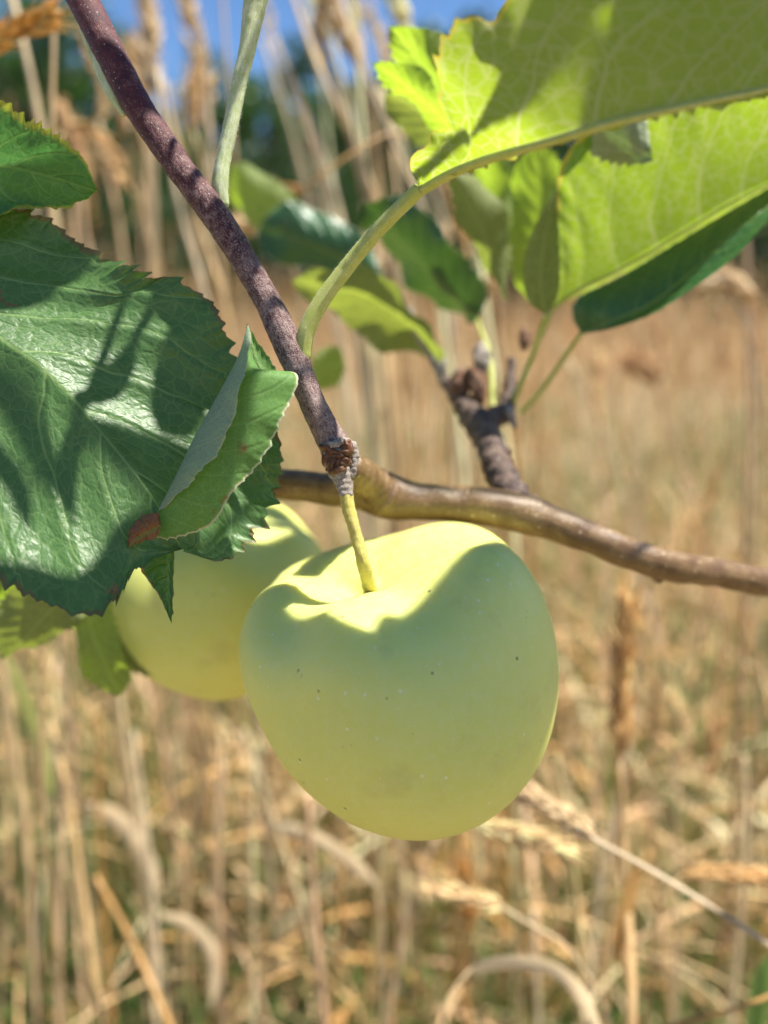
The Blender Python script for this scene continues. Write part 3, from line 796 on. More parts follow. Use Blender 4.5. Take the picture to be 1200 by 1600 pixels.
# right lower
S('upright golden brown seed head on stalk at the right below the long branch', [(965, 1185, 0.36), (975, 1330, 0.36), (985, 1620, 0.320)], 0.00224, (.72, .50, .24), head=[(965, 1185, 0.36), (972, 1080, 0.36), (982, 950, 0.36)], head_r=0.00448, head_n=110)
S('fallen seed head on long pale stalk slanting to the lower right', [(900, 1290, 0.281), (930, 1312, 0.281), (1000, 1350, 0.281), (1100, 1410, 0.277), (1230, 1495, 0.273), (1380, 1600, 0.281)], 0.00104, pale, head=[(935, 1315, 0.281), (880, 1275, 0.285), (815, 1235, 0.289)], head_r=0.00288, head_n=80)
S('plump cream seed head lying right under the apple', [(745, 1290, 0.312), (700, 1272, 0.328), (620, 1300, 0.390)], 0.00080, cream, head=[(745, 1286, 0.304), (810, 1305, 0.300), (885, 1330, 0.296)], head_r=0.00288, head_n=80)
S('cream seed head with thin stem below the apple, lowest of the fallen heads', [(785, 1418, 0.328), (830, 1445, 0.328), (885, 1480, 0.335), (960, 1620, 0.351)], 0.00088, cream, head=[(790, 1420, 0.328), (735, 1400, 0.328), (672, 1390, 0.328)], head_r=0.00272, head_n=60)
S('horizontal seed head reaching the right edge below the slanting stalk', [(1060, 1372, 0.328), (1030, 1420, 0.328), (1010, 1620, 0.351)], 0.00080, (.60, .42, .20), head=[(1062, 1366, 0.328), (1120, 1362, 0.328), (1192, 1370, 0.328)], head_r=0.00272)
S('arching dry blade at the bottom, bent like a hook', [(735, 1515, 0.328), (700, 1560, 0.328), (690, 1640, 0.328)], 0.00064, cream, blade=[([(735, 1518, 0.328), (800, 1505, 0.320), (870, 1520, 0.312), (910, 1560, 0.304), (950, 1640, 0.296)], .0062)])
S('reddish dry blade beside the brown seed head', [(965, 1480, 0.343), (985, 1560, 0.343), (1010, 1660, 0.351)], 0.00096, orange, blade=[([(965, 1500, 0.343), (975, 1440, 0.343), (1000, 1340, 0.343)], .0075)])
S('straight straw stalk right of the apple base', [(870, 1180, 0.390), (900, 1400, 0.390), (905, 1640, 0.390)], 0.00192, (.60, .48, .22))
S('green blade at the lower right corner', [(1195, 1500, 0.390), (1185, 1640, 0.390)], 0.00064, grn, blade=[([(1180, 1640, 0.390), (1190, 1560, 0.390), (1215, 1480, 0.390)], .012)])
S('tan stalk leaning across the lower right corner', [(1230, 1545, 0.281), (1140, 1580, 0.281), (1040, 1610, 0.289)], 0.00096, orange)
# left lower
S('orange stalk leaning at the lower left, brightest of them', [(78, 1120, .5), (105, 1240, .48), (135, 1430, .47), (165, 1640, .46)], .0024, (.64, .44, .20))
S('pale grey stalk beside the bright orange one at the lower left', [(90, 1180, .5), (95, 1330, .5), (92, 1640, .5)], .0024, pink)
S('straight pinkish stalk under the left side of the apple', [(480, 1240, .42), (490, 1400, .42), (510, 1640, .42)], .0022, (.64, .43, .25))
S('thin orange stalk leaning left below the apple', [(480, 1280, .42), (425, 1430, .42), (345, 1640, .42)], .0010, (.50, .31, .13))
S('tan stalk rising towards the underside of the rear apple', [(345, 1080, .6), (310, 1260, .6), (285, 1450, .6), (270, 1640, .6)], .0024, tan)
S('tan upright stalk below the bottom of the apple', [(605, 1300, .5), (590, 1430, .5), (565, 1640, .5)], .0016, (.56, .42, .16))
S('pink straw stalk leaning left from the apple bottom', [(680, 1310, .46), (640, 1420, .46), (600, 1640, .46)], .0016, pink)
S('green yellow leaf blade bending at the left edge below the serrated leaf', [(60, 1180, .45), (70, 1300, .45), (80, 1640, .5)], .001, (.40, .42, .12), blade=[([(80, 1240, .45), (50, 1130, .45), (0, 1000, .45)], .007)])
S('broad tan stalk along the left edge', [(0, 1000, .5), (20, 1150, .5), (45, 1350, .5), (65, 1640, .5)], .0032, tan)
S('arching cream blade left below the apple', [(590, 1395, .45), (600, 1500, .46), (600, 1640, .47)], .001, cream, blade=[([(425, 1290, .46), (490, 1310, .45), (550, 1350, .45), (600, 1395, .45)], .0085)])
S('arching pale blade in the lower left middle', [(230, 1440, .5), (240, 1560, .5), (250, 1660, .5)], .001, cream, blade=[([(250, 1430, .5), (300, 1450, .5), (335, 1500, .5), (330, 1580, .5)], .009)])
S('broad arching pinkish blade under the rear apple', [(130, 1280, .55), (150, 1500, .55), (160, 1660, .55)], .001, cream, blade=[([(130, 1260, .55), (180, 1280, .55), (225, 1340, .55), (250, 1400, .55)], .013)])
S('tan stalk leaning left at the bottom left', [(150, 1370, .45), (210, 1480, .44), (280, 1640, .42)], .0022, orange)
S('straw stalk leaning to the right under the rear apple', [(380, 1140, .55), (430, 1290, .55), (480, 1450, .55), (520, 1660, .55)], .003, (.58, .46, .26))

# bunches of look-alike stalks, region by region
ORD = ['leftmost', 'second from left', 'third from left', 'fourth from left', 'fifth from left', 'sixth from left', 'seventh from left', 'eighth from left', 'ninth from left', 'tenth from left', 'eleventh from left', 'twelfth from left', 'thirteenth from left', 'fourteenth from left', 'fifteenth from left', 'sixteenth from left']
def bunch(n, x0, x1, ytop, ybot, d0, d1, slant, label, group, cols, heads=.6, rr=(.0013, .0024), seed=0):
    global rng
    keep = rng; rng = np.random.default_rng(seed)
    for k in range(n):
        x = x0 + (x1 - x0) * (k + rng.uniform(.1, .9)) / n; d = rng.uniform(d0, d1); yt = ytop + rng.uniform(-60, 120)
        sl = slant * rng.uniform(.4, 1.5) + rng.normal(0, .06); c = cols[int(rng.integers(0, len(cols)))]
        ln = ybot - yt; ln = max(ln, 200)
        pts = [(x + sl * f * ln + 12 * math.sin(k + f * 3), yt + f * ln, d * (1 + .03 * f)) for f in (0, .3, .6, 1.0)]
        if slant > .3: pts = [(x + sl * ln * (f - .45 * f * f), p[1], p[2]) for f, p in zip((0, .3, .6, 1.0), pts)]
        hd = None
        if rng.uniform() < heads:
            hd = [pts[0], (x - sl * 40 + 3, yt - 45, d), (x - sl * 90 + rng.normal(0, 14), yt - 100, d)]
        S(('rightmost' if k == n - 1 else ORD[k]) + ' of the ' + label, pts, rng.uniform(*rr), tuple(np.minimum(np.array(c) * rng.uniform(1.0, 1.4), .9)), head=hd, head_r=rng.uniform(.0030, .0045), head_n=45, group=group)
    rng = keep
bunch(12, 395, 640, 60, 520, .45, .9, .34, 'pale stalks bunched between green shoot and backlit leaves', 'stalks bunched between the green shoot and the backlit leaves', [cream, pale, cream, tan], rr=(.0016, .0030), seed=1)
bunch(9, 190, 345, 130, 480, .45, .9, .12, 'hazy stalks between red twig and green shoot', 'hazy stalks between red twig and green shoot', [pale, pink, tan], seed=2)
bunch(6, -10, 190, 190, 420, .45, .8, .12, 'blurred stalks behind the small serrated leaf', 'blurred stalks behind the small serrated leaf', [tan, pale, pink], seed=3)
bunch(7, 640, 830, 330, 760, .42, .8, .05, 'thin stalks rising behind the fruiting spur', 'thin stalks behind the spur', [orange, tan, pale], heads=.3, seed=4)
bunch(8, 870, 1200, 600, 980, .7, 1.1, .14, 'faint stalks in the field right of the spur', 'faint stalks in the open field at the right', [pale, pink, tan], heads=.7, seed=5)
bunch(12, -10, 420, 1120, 1640, .42, .75, .05, 'straw stalks in the lower left under the rear apple', 'straw stalks in the lower left', [tan, pale, orange, pink, cream], heads=.25, seed=6)
bunch(9, 860, 1200, 1150, 1640, .45, .8, .03, 'straw stalks at the lower right below the long branch', 'straw stalks in the lower right', [tan, pale, orange, cream], heads=.5, seed=7)
bunch(6, 430, 860, 1380, 1660, .45, .7, .02, 'straw stalks straight below the front apple', 'straw stalks below the front apple', [tan, orange, pale], heads=.2, seed=8)

# ================================================================= apple branch
BR = empty('apple_branch', P(1500, 960, .26), 'leafy apple tree branch with red young twig, fruiting spur and serrated green leaves', 'branch')

tube('branch', PS([(1600, 985, .25), (1400, 940, .235), (1200, 910, .222), (1110, 893, .214), (1050, 884, .208), (990, 868, .205), (930, 843, .204), (870, 820, .204), (820, 803, .204), (760, 791, .205), (700, 786, .206),
     (650, 783, .206), (612, 778, .206), (575, 766, .204), (520, 764, .204), (440, 756, .206), (300, 735, .21), (100, 700, .225), (-200, 640, .25)]),
     np.array([24, 24, 24.5, 24, 25, 24.5, 25, 27, 31, 30, 28.5, 30, 35, 33, 26, 24, 24, 26, 30]) * .206 / FPX, M_BRANCH, BR, n=220, seg=36, lump=.00022, lumpf=70,
     ridges=lambda u, a: 0.04 * np.exp(-((u[:, None] - .555) / .012) ** 2) + 0.018 * np.sin(u[:, None] * 900) * np.exp(-((u[:, None] - .60) / .03) ** 2),
     label='long smooth brown older branch crossing behind the apple')
# knuckle under the branch
def blob(name, c, r, mat, parent, lump=.1, f=200, seed=3, n=28, label=None, axis=None):
    u = np.linspace(0, np.pi, n); v = np.linspace(0, 2 * np.pi, 2 * n + 1)
    U, W = np.meshgrid(u, v, indexing='ij')
    D = np.stack([np.sin(U) * np.cos(W), np.sin(U) * np.sin(W), np.cos(U)], -1).reshape(-1, 3)
    if axis is not None:
        z = np.asarray(axis, float); z /= np.linalg.norm(z); x = np.cross(z, [.3, .9, .1]); x /= np.linalg.norm(x); y = np.cross(z, x)
        Rm = np.stack([x, y, z], 1)
    else: Rm = np.eye(3)
    V = (D * np.asarray(r)) @ Rm.T
    V = np.asarray(c) + V * (1 + lump * vnoise(V, f, seed))[:, None]
    idx = np.arange(n * (2 * n + 1)).reshape(n, 2 * n + 1)
    F = np.stack([idx[:-1, :-1], idx[1:, :-1], idx[1:, 1:], idx[:-1, 1:]], -1).reshape(-1, 4)
    uv = np.stack([U.ravel() / 3.14, W.ravel() / 6.28], 1)
    return make_obj(name, V, F, mat, parent, {'lf': uv, 'mt': uv * float(np.mean(r)) * 3}, label=label)
blob('branch_node', P(1030, 897, .208), (.0024, .0020, .0026), M_BRANCH, BR, .12, 260)
# collar where the red twig leaves the branch
tube('collar', PS([(600, 775, .204), (580, 757, .200), (562, 742, .193), (545, 728, .184)]), np.array([.0058, .0049, .0044, .0034]), M_BRANCH, BR, n=60, seg=28, lump=.00018, lumpf=180,
     ridges=lambda u, a: 0.07 * np.maximum(0, np.sin(u[:, None] * 34)) * np.ones_like(a)[None])

# red twig
tw = [(-60, -420, .175), (40, -190, .172), (110, -40, .170), (165, 70, .168), (215, 165, .167), (272, 250, .1665), (335, 335, .166), (380, 405, .166), (420, 475, .166), (455, 550, .166), (480, 610, .166), (503, 660, .167), (524, 698, .168)]
twr = np.array([27, 26, 25, 24, 23, 22, 22.5, 21.5, 21, 23.5, 20, 22, 25]) * .167 / FPX
tube('twig', PS(tw), twr, M_TWIG, BR, n=260, seg=32, lump=.00012, lumpf=160, fuzz=2600, fuzz_len=.00035, fuzz_mat=M_HAIR,
     label='dark red young twig with grey speckles')
tube('bark_sheath', PS([(118, 20, .170), (150, 85, .169), (172, 140, .168), (194, 180, .1675)]), np.array([.0004, .0017, .0016, .0005]), M_SHOOT, BR, n=40, seg=14, lump=.0001,
     label='pale papery bud lying along the red twig')
# knot at the end of the twig
knot = blob('knot', P(527, 712, .167), (.0034, .0034, .0046), M_KNOT, BR, .2, 240, 5, axis=UPV + RGT * -.15)
tube('collar', PS([(503, 700, .1655), (520, 694, .1640), (540, 690, .1645), (552, 700, .166), (553, 722, .166), (549, 745, .1662)]), np.array([.0006, .0009, .0009, .0011, .0009, .0008]), M_COLLAR, BR, n=50, seg=14,
     lump=.00025, lumpf=420, fuzz=500, fuzz_len=.0004, fuzz_mat=M_HAIR, label='whitish woolly rim round the brown knot')
for k, (x, y, r1, r2, an) in enumerate([(515, 703, .0017, .0008, .5), (541, 696, .0010, .0011, -.4), (546, 704, .0006, .0013, .3), (527, 712, .0019, .0007, -.3), (519, 722, .0008, .0016, .4), (535, 722, .0014, .0008, .2), (526, 734, .0017, .0008, -.1)]):
    blob('bud_scale', P(x, y, .1643 - .0001 * (k % 3)), (r1 * 1.25, .0011, r2 * 1.25), M_SCALE, knot, .35, 420, k, n=16, axis=UPV + RGT * an)
tube('woody_base', PS([(524, 706, .1672), (529, 728, .1668), (536, 750, .1666), (542, 776, .1665)]), np.array([24, 20, 15, 10.2]) * .166 / FPX, M_COLLAR, BR, n=60, seg=22, lump=.00025, lumpf=300, fuzz=900, fuzz_len=.0003, fuzz_mat=M_HAIR, label='grey woolly base from which the fruit stalk hangs')
# young green shoot
tube('shoot', PS([(420, -260, .160), (410, -60, .163), (398, 10, .165), (386, 80, .166), (374, 130, .1665), (362, 190, .167), (350, 245, .1675), (344, 290, .168), (346, 322, .169)]),
     np.array([22, 20, 17, 12.5, 11.5, 11.5, 11.5, 13, 12]) * .166 / FPX, M_SHOOT, BR, n=120, seg=20, lump=.00008, lumpf=160, fuzz=4200, fuzz_len=.00055, fuzz_mat=M_HAIR, label='pale green downy shoot rising from the red twig',
     ridges=lambda u, a: .05 * np.sin(a * 5)[None] * np.ones_like(u)[:, None])
blob('bud', P(352, 336, .1665), (.0012, .0012, .0028), M_TWIG, BR, .1, 300, 4, axis=P(362, 352, .166) - P(345, 320, .168))
# stipule beside the long petiole
tube('stipule', PS([(466, 545, .1655), (461, 528, .165), (455, 508, .165)]), np.array([.0006, .0005, .00008]), M_PET, BR, n=20, seg=8)
tube('leaf_base', PS([(468, 580, .1665), (470, 562, .166), (473, 540, .1655)]), np.array([.0016, .0019, .0016]), M_COLLAR, BR, n=30, seg=16, lump=.00012, fuzz=300, fuzz_mat=M_HAIR)

# ---- large mature leaf on the left
leaf('leaf', BR, M_L1,
     mid=[(-260, 300, .172), (-120, 420, .165), (0, 528, .160), (60, 570, .159), (110, 618, .159), (160, 677, .159), (215, 745, .160), (250, 795, .162), (285, 858, .165)],
     left=[(-260, 300, .172), (-150, 300, .174), (-30, 318, .172), (75, 345, .171), (140, 388, .170), (200, 420, .169), (238, 434, .169), (262, 430, .169), (300, 450, .169), (330, 470, .1695), (345, 503, .170), (362, 548, .171), (415, 625, .172), (437, 700, .172), (434, 760, .171), (400, 830, .169), (345, 876, .167), (285, 862, .165)],
     right=[(-260, 300, .172), (-280, 480, .160), (-220, 680, .152), (-120, 820, .148), (0, 905, .146), (70, 940, .146), (140, 962, .148), (185, 930, .152), (215, 890, .156), (255, 868, .161), (285, 858, .165)],
     side='top', nt=420, nw=40, bulge=(0.07, 0.06), quilt=.0010, teeth=.0026, tooth_step=.0040, wave=.0008, wavef=2.2, seed=1, N=7.0, A=.30,
     petiole=[(-480, 120, .185), (-380, 200, .18), (-260, 300, .175)], pet_mat=M_PET, label='large dark green glossy leaf with toothed edge and cast shadows')
leaf('leaf', BR, M_L1B,
     mid=[(268, 838, .1660), (262, 880, .1650), (262, 920, .1645), (268, 974, .164)],
     left=[(268, 838, .1660), (272, 860, .1655), (271, 900, .165), (270, 940, .1645), (268, 974, .164)],
     right=[(268, 838, .1660), (225, 850, .1655), (222, 890, .165), (248, 930, .1645), (268, 974, .164)],
     side='top', nt=90, nw=12, bulge=(.1, .1), quilt=.0002, teeth=.0004, seed=12, label='small torn pointed leaf lobe with browned edge')
# browned crumpled base of the curled leaf
leaf('leaf', BR, leaf_mat('leaf_dead_brown', (0.20, 0.075, 0.035), (0.22, 0.09, 0.05), (0.22, 0.06, 0.02), tw=.2, rough=.6, bump=1.0, cell=700, N=3),
     mid=[(252, 822, .1560), (235, 830, .1555), (215, 842, .1558), (200, 858, .1565)],
     left=[(252, 822, .1560), (246, 802, .155), (225, 806, .1545), (204, 826, .1555), (200, 858, .1565)],
     right=[(252, 822, .1560), (246, 838, .1565), (230, 843, .1565), (215, 850, .1565), (200, 858, .1565)],
     side='top', nt=60, nw=10, bulge=(.2, .1), quilt=.0001, teeth=.0002, seed=4, wave=.0003, wavef=9, label='dead reddish brown scrap of leaf at the foot of the curled leaf')
# ---- folded young leaf
leaf('leaf', BR, M_YOUNG,
     mid=[(246, 800, .1570), (275, 742, .1560), (305, 680, .1550), (345, 608, .1545), (372, 556, .1545), (387, 508, .1545)],
     left=[(246, 800, .1570), (268, 778, .1540), (300, 752, .1510), (335, 715, .1500), (362, 650, .1500), (380, 598, .1510), (389, 555, .1525), (387, 508, .1545)],
     right=[(246, 800, .1570), (246, 838, .1600), (290, 836, .1580), (335, 815, .1560), (360, 775, .1550), (410, 715, .1545), (440, 655, .1550), (466, 590, .1560), (455, 580, .1570), (418, 590, .1570), (395, 560, .157), (387, 508, .1545)],
     side=BCK, nt=240, nw=24, bulge=(.10, -.14), quilt=.00012, teeth=.0005,
     tooth_step=.003, wave=.0005, wavef=3, seed=3, label='young folded leaf with grey woolly underside and brown flecks')
leaf('leaf', BR, M_YOUNG, mid=[(440, 640, .163), (420, 600, .1625), (400, 560, .162), (386, 505, .1615)],
     left=[(440, 640, .163), (405, 610, .162), (390, 570, .161), (382, 535, .161), (386, 505, .1615)],
     right=[(440, 640, .163), (440, 600, .163), (424, 565, .163), (400, 530, .162), (386, 505, .1615)], side='top', nt=80, nw=10, seed=9, teeth=.0003,
     label='tiny pale green leaf standing behind the folded leaf')
# ---- serrated leaf at the upper left
leaf('leaf', BR, M_L3,
     mid=[(-220, 260, .178), (-100, 255, .172), (0, 258, .169), (80, 276, .168), (152, 298, .168)],
     left=[(-220, 260, .178), (-150, 150, .176), (-60, 130, .173), (0, 155, .172), (45, 190, .171), (95, 215, .170), (130, 248, .169), (152, 298, .168)],
     right=[(-220, 260, .178), (-160, 380, .170), (-60, 370, .167), (0, 335, .166), (70, 324, .1665), (125, 318, .167), (152, 298, .168)],
     side='top', nt=240, nw=24, bulge=(.08, .08), quilt=.0006, teeth=.0016, tooth_step=.0030, wave=.0006, seed=6, N=7,
     petiole=[(-380, 220, .19), (-300, 250, .184), (-220, 260, .178)], pet_mat=M_PET, label='serrated green leaf with yellow rim at the left edge')

# ---- upper right backlit leaf on the arching petiole
leaf('leaf', BR, M_LIME,
     mid=[(655, 296, .153), (700, 270, .1475), (760, 246, .1405), (850, 220, .1310), (950, 190, .1270), (1080, 160, .1275), (1220, 130, .134), (1420, 70, .145)],
     left=[(655, 296, .153), (641, 262, .149), (646, 240, .1465), (672, 222, .1440), (676, 205, .1430), (700, 203, .1415), (684, 150, .1370), (682, 110, .1345), (692, 68, .132), (722, 30, .129), (748, 28, .1285), (768, 38, .1285), (800, -15, .1255), (860, -30, .1235), (920, -30, .122), (1000, -40, .119), (1100, -45, .116), (1180, -30, .119), (1300, -10, .126), (1420, 70, .145)],
     right=[(655, 296, .153), (700, 277, .1475), (760, 254, .1410), (860, 228, .1310), (960, 198, .1275), (1080, 172, .1285), (1220, 148, .135), (1340, 115, .141), (1420, 70, .145)],
     side='under', nt=420, nw=34, bulge=(-.05, .05), quilt=.0006, teeth=.0013, tooth_step=.0050, wave=.0006, wavef=2.4, seed=2, N=8, A=.22, midrib=.0010,
     petiole=[(472, 560, .166), (478, 520, .1645), (500, 475, .1635), (540, 420, .1620), (590, 360, .1585), (655, 296, .153)], pet_mat=M_PET, pet_r=.00150, pet_fuzz=2600,
     label='big lime green leaf lit from behind on an arching yellow leaf stalk')
# second backlit leaf lower right
leaf('leaf', BR, M_LIME,
     mid=[(862, 486, .242), (905, 455, .239), (960, 428, .236), (1020, 395, .233), (1080, 358, .230), (1140, 322, .227), (1220, 282, .224), (1380, 210, .22)],
     left=[(862, 486, .242), (868, 420, .235), (870, 330, .225), (880, 250, .216), (930, 195, .211), (1020, 150, .208), (1120, 110, .206), (1260, 90, .204), (1380, 210, .22)],
     right=[(862, 486, .242), (905, 461, .243), (960, 435, .241), (1020, 402, .239), (1080, 366, .237), (1140, 329, .234), (1220, 288, .230), (1300, 252, .226), (1380, 210, .22)],
     side='under', nt=260, nw=24, bulge=(.05, .05), quilt=.0004, teeth=.0004, wave=.0002, seed=5, N=8, A=.22, midrib=.0008,
     petiole=[(795, 645, .252), (822, 580, .243), (845, 525, .246), (862, 486, .242)], pet_mat=M_PET, pet_r=.0008, label='lime green leaf lit from behind above the long branch')
leaf('leaf', BR, M_OLIVE,
     mid=[(852, 492, .228), (845, 440, .226), (850, 380, .224), (870, 296, .222)],
     left=[(852, 492, .228), (826, 470, .226), (818, 410, .223), (840, 345, .221), (870, 296, .222)],
     right=[(852, 492, .228), (872, 460, .222), (874, 400, .2205), (872, 340, .220), (870, 296, .222)], side='under', nt=90, nw=12, seed=8, teeth=.0004,
     petiole=[(800, 630, .25), (830, 560, .24), (852, 492, .228)], pet_mat=M_PET, pet_r=.0007, label='small shaded olive leaf beside the lime green one')
leaf('leaf', BR, M_DARK,
     mid=[(908, 522, .240), (960, 500, .230), (1010, 478, .225), (1080, 425, .220), (1150, 360, .217), (1250, 290, .215), (1360, 230, .215)],
     left=[(908, 522, .240), (894, 492, .240), (900, 468, .238), (965, 434, .233), (1055, 380, .230), (1155, 320, .226), (1255, 266, .220), (1360, 230, .215)],
     right=[(908, 522, .240), (960, 512, .226), (1020, 490, .219), (1090, 445, .213), (1150, 400, .209), (1210, 335, .208), (1290, 280, .209), (1360, 230, .215)],
     side='top', nt=200, nw=20, bulge=(-.06, .10), quilt=.0004, teeth=.0006, seed=7,
     petiole=[(815, 645, .262), (850, 605, .256), (880, 562, .250), (908, 522, .240)], pet_mat=M_PET, pet_r=.0008, label='dark blue green glossy leaf with pale rim under the lime green one')

# ---- fruiting spur behind
tube('spur', PS([(815, 800, .206), (797, 768, .212), (780, 735, .222), (768, 700, .232), (752, 668, .242), (735, 645, .250), (712, 615, .258), (690, 585, .266)]),
     np.array([28, 21, 21, 22, 22, 21, 14, 9]) * .235 / FPX, M_SPUR, BR, n=140, seg=26, lump=.0004, lumpf=130,
     ridges=lambda u, a: .13 * np.sin(u[:, None] * 70 + np.sin(a)[None] * 1.2), label='dark ringed fruiting spur with grey bands')
tube('spur', PS([(752, 672, .242), (770, 655, .246), (790, 640, .25), (798, 600, .254), (800, 560, .256)]), np.array([18, 18, 15, 9, 6]) * .245 / FPX, M_SPUR, BR, n=60, seg=18, lump=.0004, lumpf=150)
for k, (x, y, d, a, b) in enumerate([(798, 650, .244, .0016, .0045), (745, 600, .25, .0030, .0060), (752, 560, .25, .0026, .0050), (820, 530, .26, .002, .004), (690, 580, .262, .0014, .005), (720, 600, .255, .0035, .0055)]):
    blob('bud', P(x, y, d), (a, a, b), [M_COLLAR, M_KNOT][k % 2], BR, .2, 200, k, n=18, axis=UPV + RGT * (-.3 + .1 * k))
tube('petiole', PS([(690, 590, .266), (672, 555, .27), (652, 520, .272), (640, 480, .272)]), np.array([.0016, .0014, .0013, .0010]), M_COLLAR, BR, n=30, seg=12, lump=.0003, label='pale woolly stub on the spur')

def bleaf(mat, mid, l, r, side, seed, label, **kw):
    kw.setdefault('nt', 120); kw.setdefault('nw', 14); kw.setdefault('wave', .0022); kw.setdefault('wavef', 1.6); kw.setdefault('teeth', .0014); kw.setdefault('bulge', (.12, -.06))
    return leaf('leaf', BR, mat, mid=mid, left=[mid[0]] + l + [mid[-1]], right=[mid[0]] + r + [mid[-1]], side=side, seed=seed, label=label, pet_mat=M_PET, **kw)
# dark green leaf left of the spur
bleaf(M_DARK, [(745, 500, .29), (700, 455, .285), (640, 390, .28), (568, 318, .275)], [(760, 460, .28), (715, 385, .272), (660, 330, .268), (610, 308, .27)], [(715, 500, .30), (655, 455, .298), (600, 390, .292), (565, 350, .28)], 'top', 21,
      'blurred dark green leaf between the arching leaf stalk and the spur', petiole=[(770, 640, .262), (765, 560, .275), (745, 500, .29)], pet_r=.0008)
bleaf(M_OLIVE, [(690, 575, .275), (650, 515, .275), (580, 465, .272), (455, 440, .27)], [(672, 520, .262), (640, 465, .258), (560, 420, .26), (490, 418, .265)], [(655, 555, .285), (590, 540, .285), (530, 500, .28), (480, 462, .275)], 'under', 22,
      'olive shaded leaf hanging left from the spur', pet_r=.0008)
bleaf(M_DARK, [(600, 430, .33), (530, 400, .33), (470, 375, .33), (400, 360, .335)], [(570, 375, .33), (510, 335, .33), (450, 318, .33)], [(560, 440, .335), (500, 420, .335), (430, 410, .335)], 'top', 23, 'blurred green leaf low behind the red twig')
bleaf(M_LIME2, [(480, 360, .34), (440, 335, .34), (395, 300, .34), (360, 262, .34)], [(470, 320, .34), (420, 275, .34), (385, 255, .34)], [(440, 365, .345), (385, 345, .345), (360, 305, .345)], 'under', 24, 'blurred bright green leaf right beside the red twig')
bleaf(M_LIME2, [(540, 575, .30), (520, 570, .30), (500, 575, .30), (478, 590, .30)], [(530, 545, .30), (500, 548, .30)], [(530, 600, .30), (500, 608, .30)], 'under', 25, 'small blurred lime leaf right of the leaf junction', nt=60)
bleaf(M_LIME2, [(780, 400, .28), (775, 340, .278), (765, 290, .275), (745, 240, .27)], [(800, 370, .28), (805, 300, .277), (790, 245, .27)], [(765, 380, .28), (752, 320, .278), (742, 270, .275)], 'under', 26, 'blurred lime leaf hanging under the big backlit leaf')
bleaf(M_LIME2, [(825, 470, .27), (838, 400, .265), (845, 320, .26), (840, 220, .255)], [(800, 430, .268), (800, 340, .262), (805, 260, .258)], [(855, 420, .265), (872, 330, .26), (870, 250, .256)], 'under', 27, 'broad blurred lime leaf behind the shaded olive one')
bleaf(M_OLIVE, [(790, 470, .26), (765, 400, .255), (745, 340, .25), (700, 260, .245)], [(800, 420, .26), (790, 350, .255), (750, 280, .25)], [(760, 430, .26), (735, 370, .255), (705, 310, .25)], 'under', 28, 'narrow shaded olive leaf hanging below the big backlit leaf')
# upper centre leaves
bleaf(M_LIME2, [(720, 220, .23), (690, 150, .23), (650, 90, .228), (608, 40, .225)], [(735, 150, .225), (700, 70, .222), (650, 42, .222)], [(700, 190, .235), (650, 150, .235), (615, 95, .23)], 'under', 31, 'green leaf tip poking out left of the big backlit leaf')
bleaf(M_LIME2, [(730, 230, .22), (680, 175, .22), (630, 130, .218), (582, 98, .215)], [(710, 170, .215), (650, 118, .213), (610, 95, .213)], [(700, 210, .225), (645, 175, .225), (600, 130, .22)], 'under', 32, 'pale edged leaf just below the green leaf tip')
bleaf(M_OLIVE, [(760, 260, .25), (700, 215, .25), (650, 170, .25), (600, 140, .25)], [(720, 190, .245), (660, 145, .245)], [(700, 250, .255), (640, 215, .255), (610, 170, .255)], 'under', 33, 'shaded leaf behind the crinkled leaf edge')
bleaf(M_DARK, [(1020, 250, .21), (930, 190, .21), (860, 130, .212), (780, 20, .215)], [(1000, 160, .205), (900, 60, .208), (830, 0, .212)], [(960, 260, .215), (880, 200, .216), (790, 90, .217)], 'under', 34, 'dark leaf seen through the hole in the big backlit leaf')
# lower left leaves
bleaf(M_LIME2, [(60, 900, .23), (30, 930, .232), (0, 955, .236), (-60, 990, .24)], [(40, 880, .222), (0, 900, .222)], [(50, 945, .240), (10, 975, .243)], 'under', 35, 'bright lime leaf at the left edge below the large dark leaf', nt=80)
bleaf(M_OLIVE, [(130, 880, .215), (90, 940, .215), (50, 985, .217), (5, 1030, .22)], [(70, 880, .21), (10, 930, .212), (-20, 990, .215)], [(140, 920, .22), (105, 980, .222), (60, 1010, .222)], 'under', 36, 'shaded olive leaf below the large dark leaf')
bleaf(M_OLIVE, [(160, 890, .235), (190, 960, .235), (215, 1010, .237), (245, 1060, .24)], [(200, 900, .232), (250, 970, .232), (255, 1020, .235)], [(130, 930, .24), (155, 1000, .24), (200, 1050, .242)], 'under', 37, 'shaded olive leaf left of the rear apple')
bleaf(M_LIME2, [(130, 930, .220), (145, 990, .226), (165, 1040, .231), (185, 1090, .237)], [(160, 940, .222), (190, 1010, .230), (205, 1060, .235)], [(110, 950, .221), (122, 1010, .227), (148, 1070, .233)], 'under', 38, 'bright lime leaf lobe left of the rear apple', nt=80)

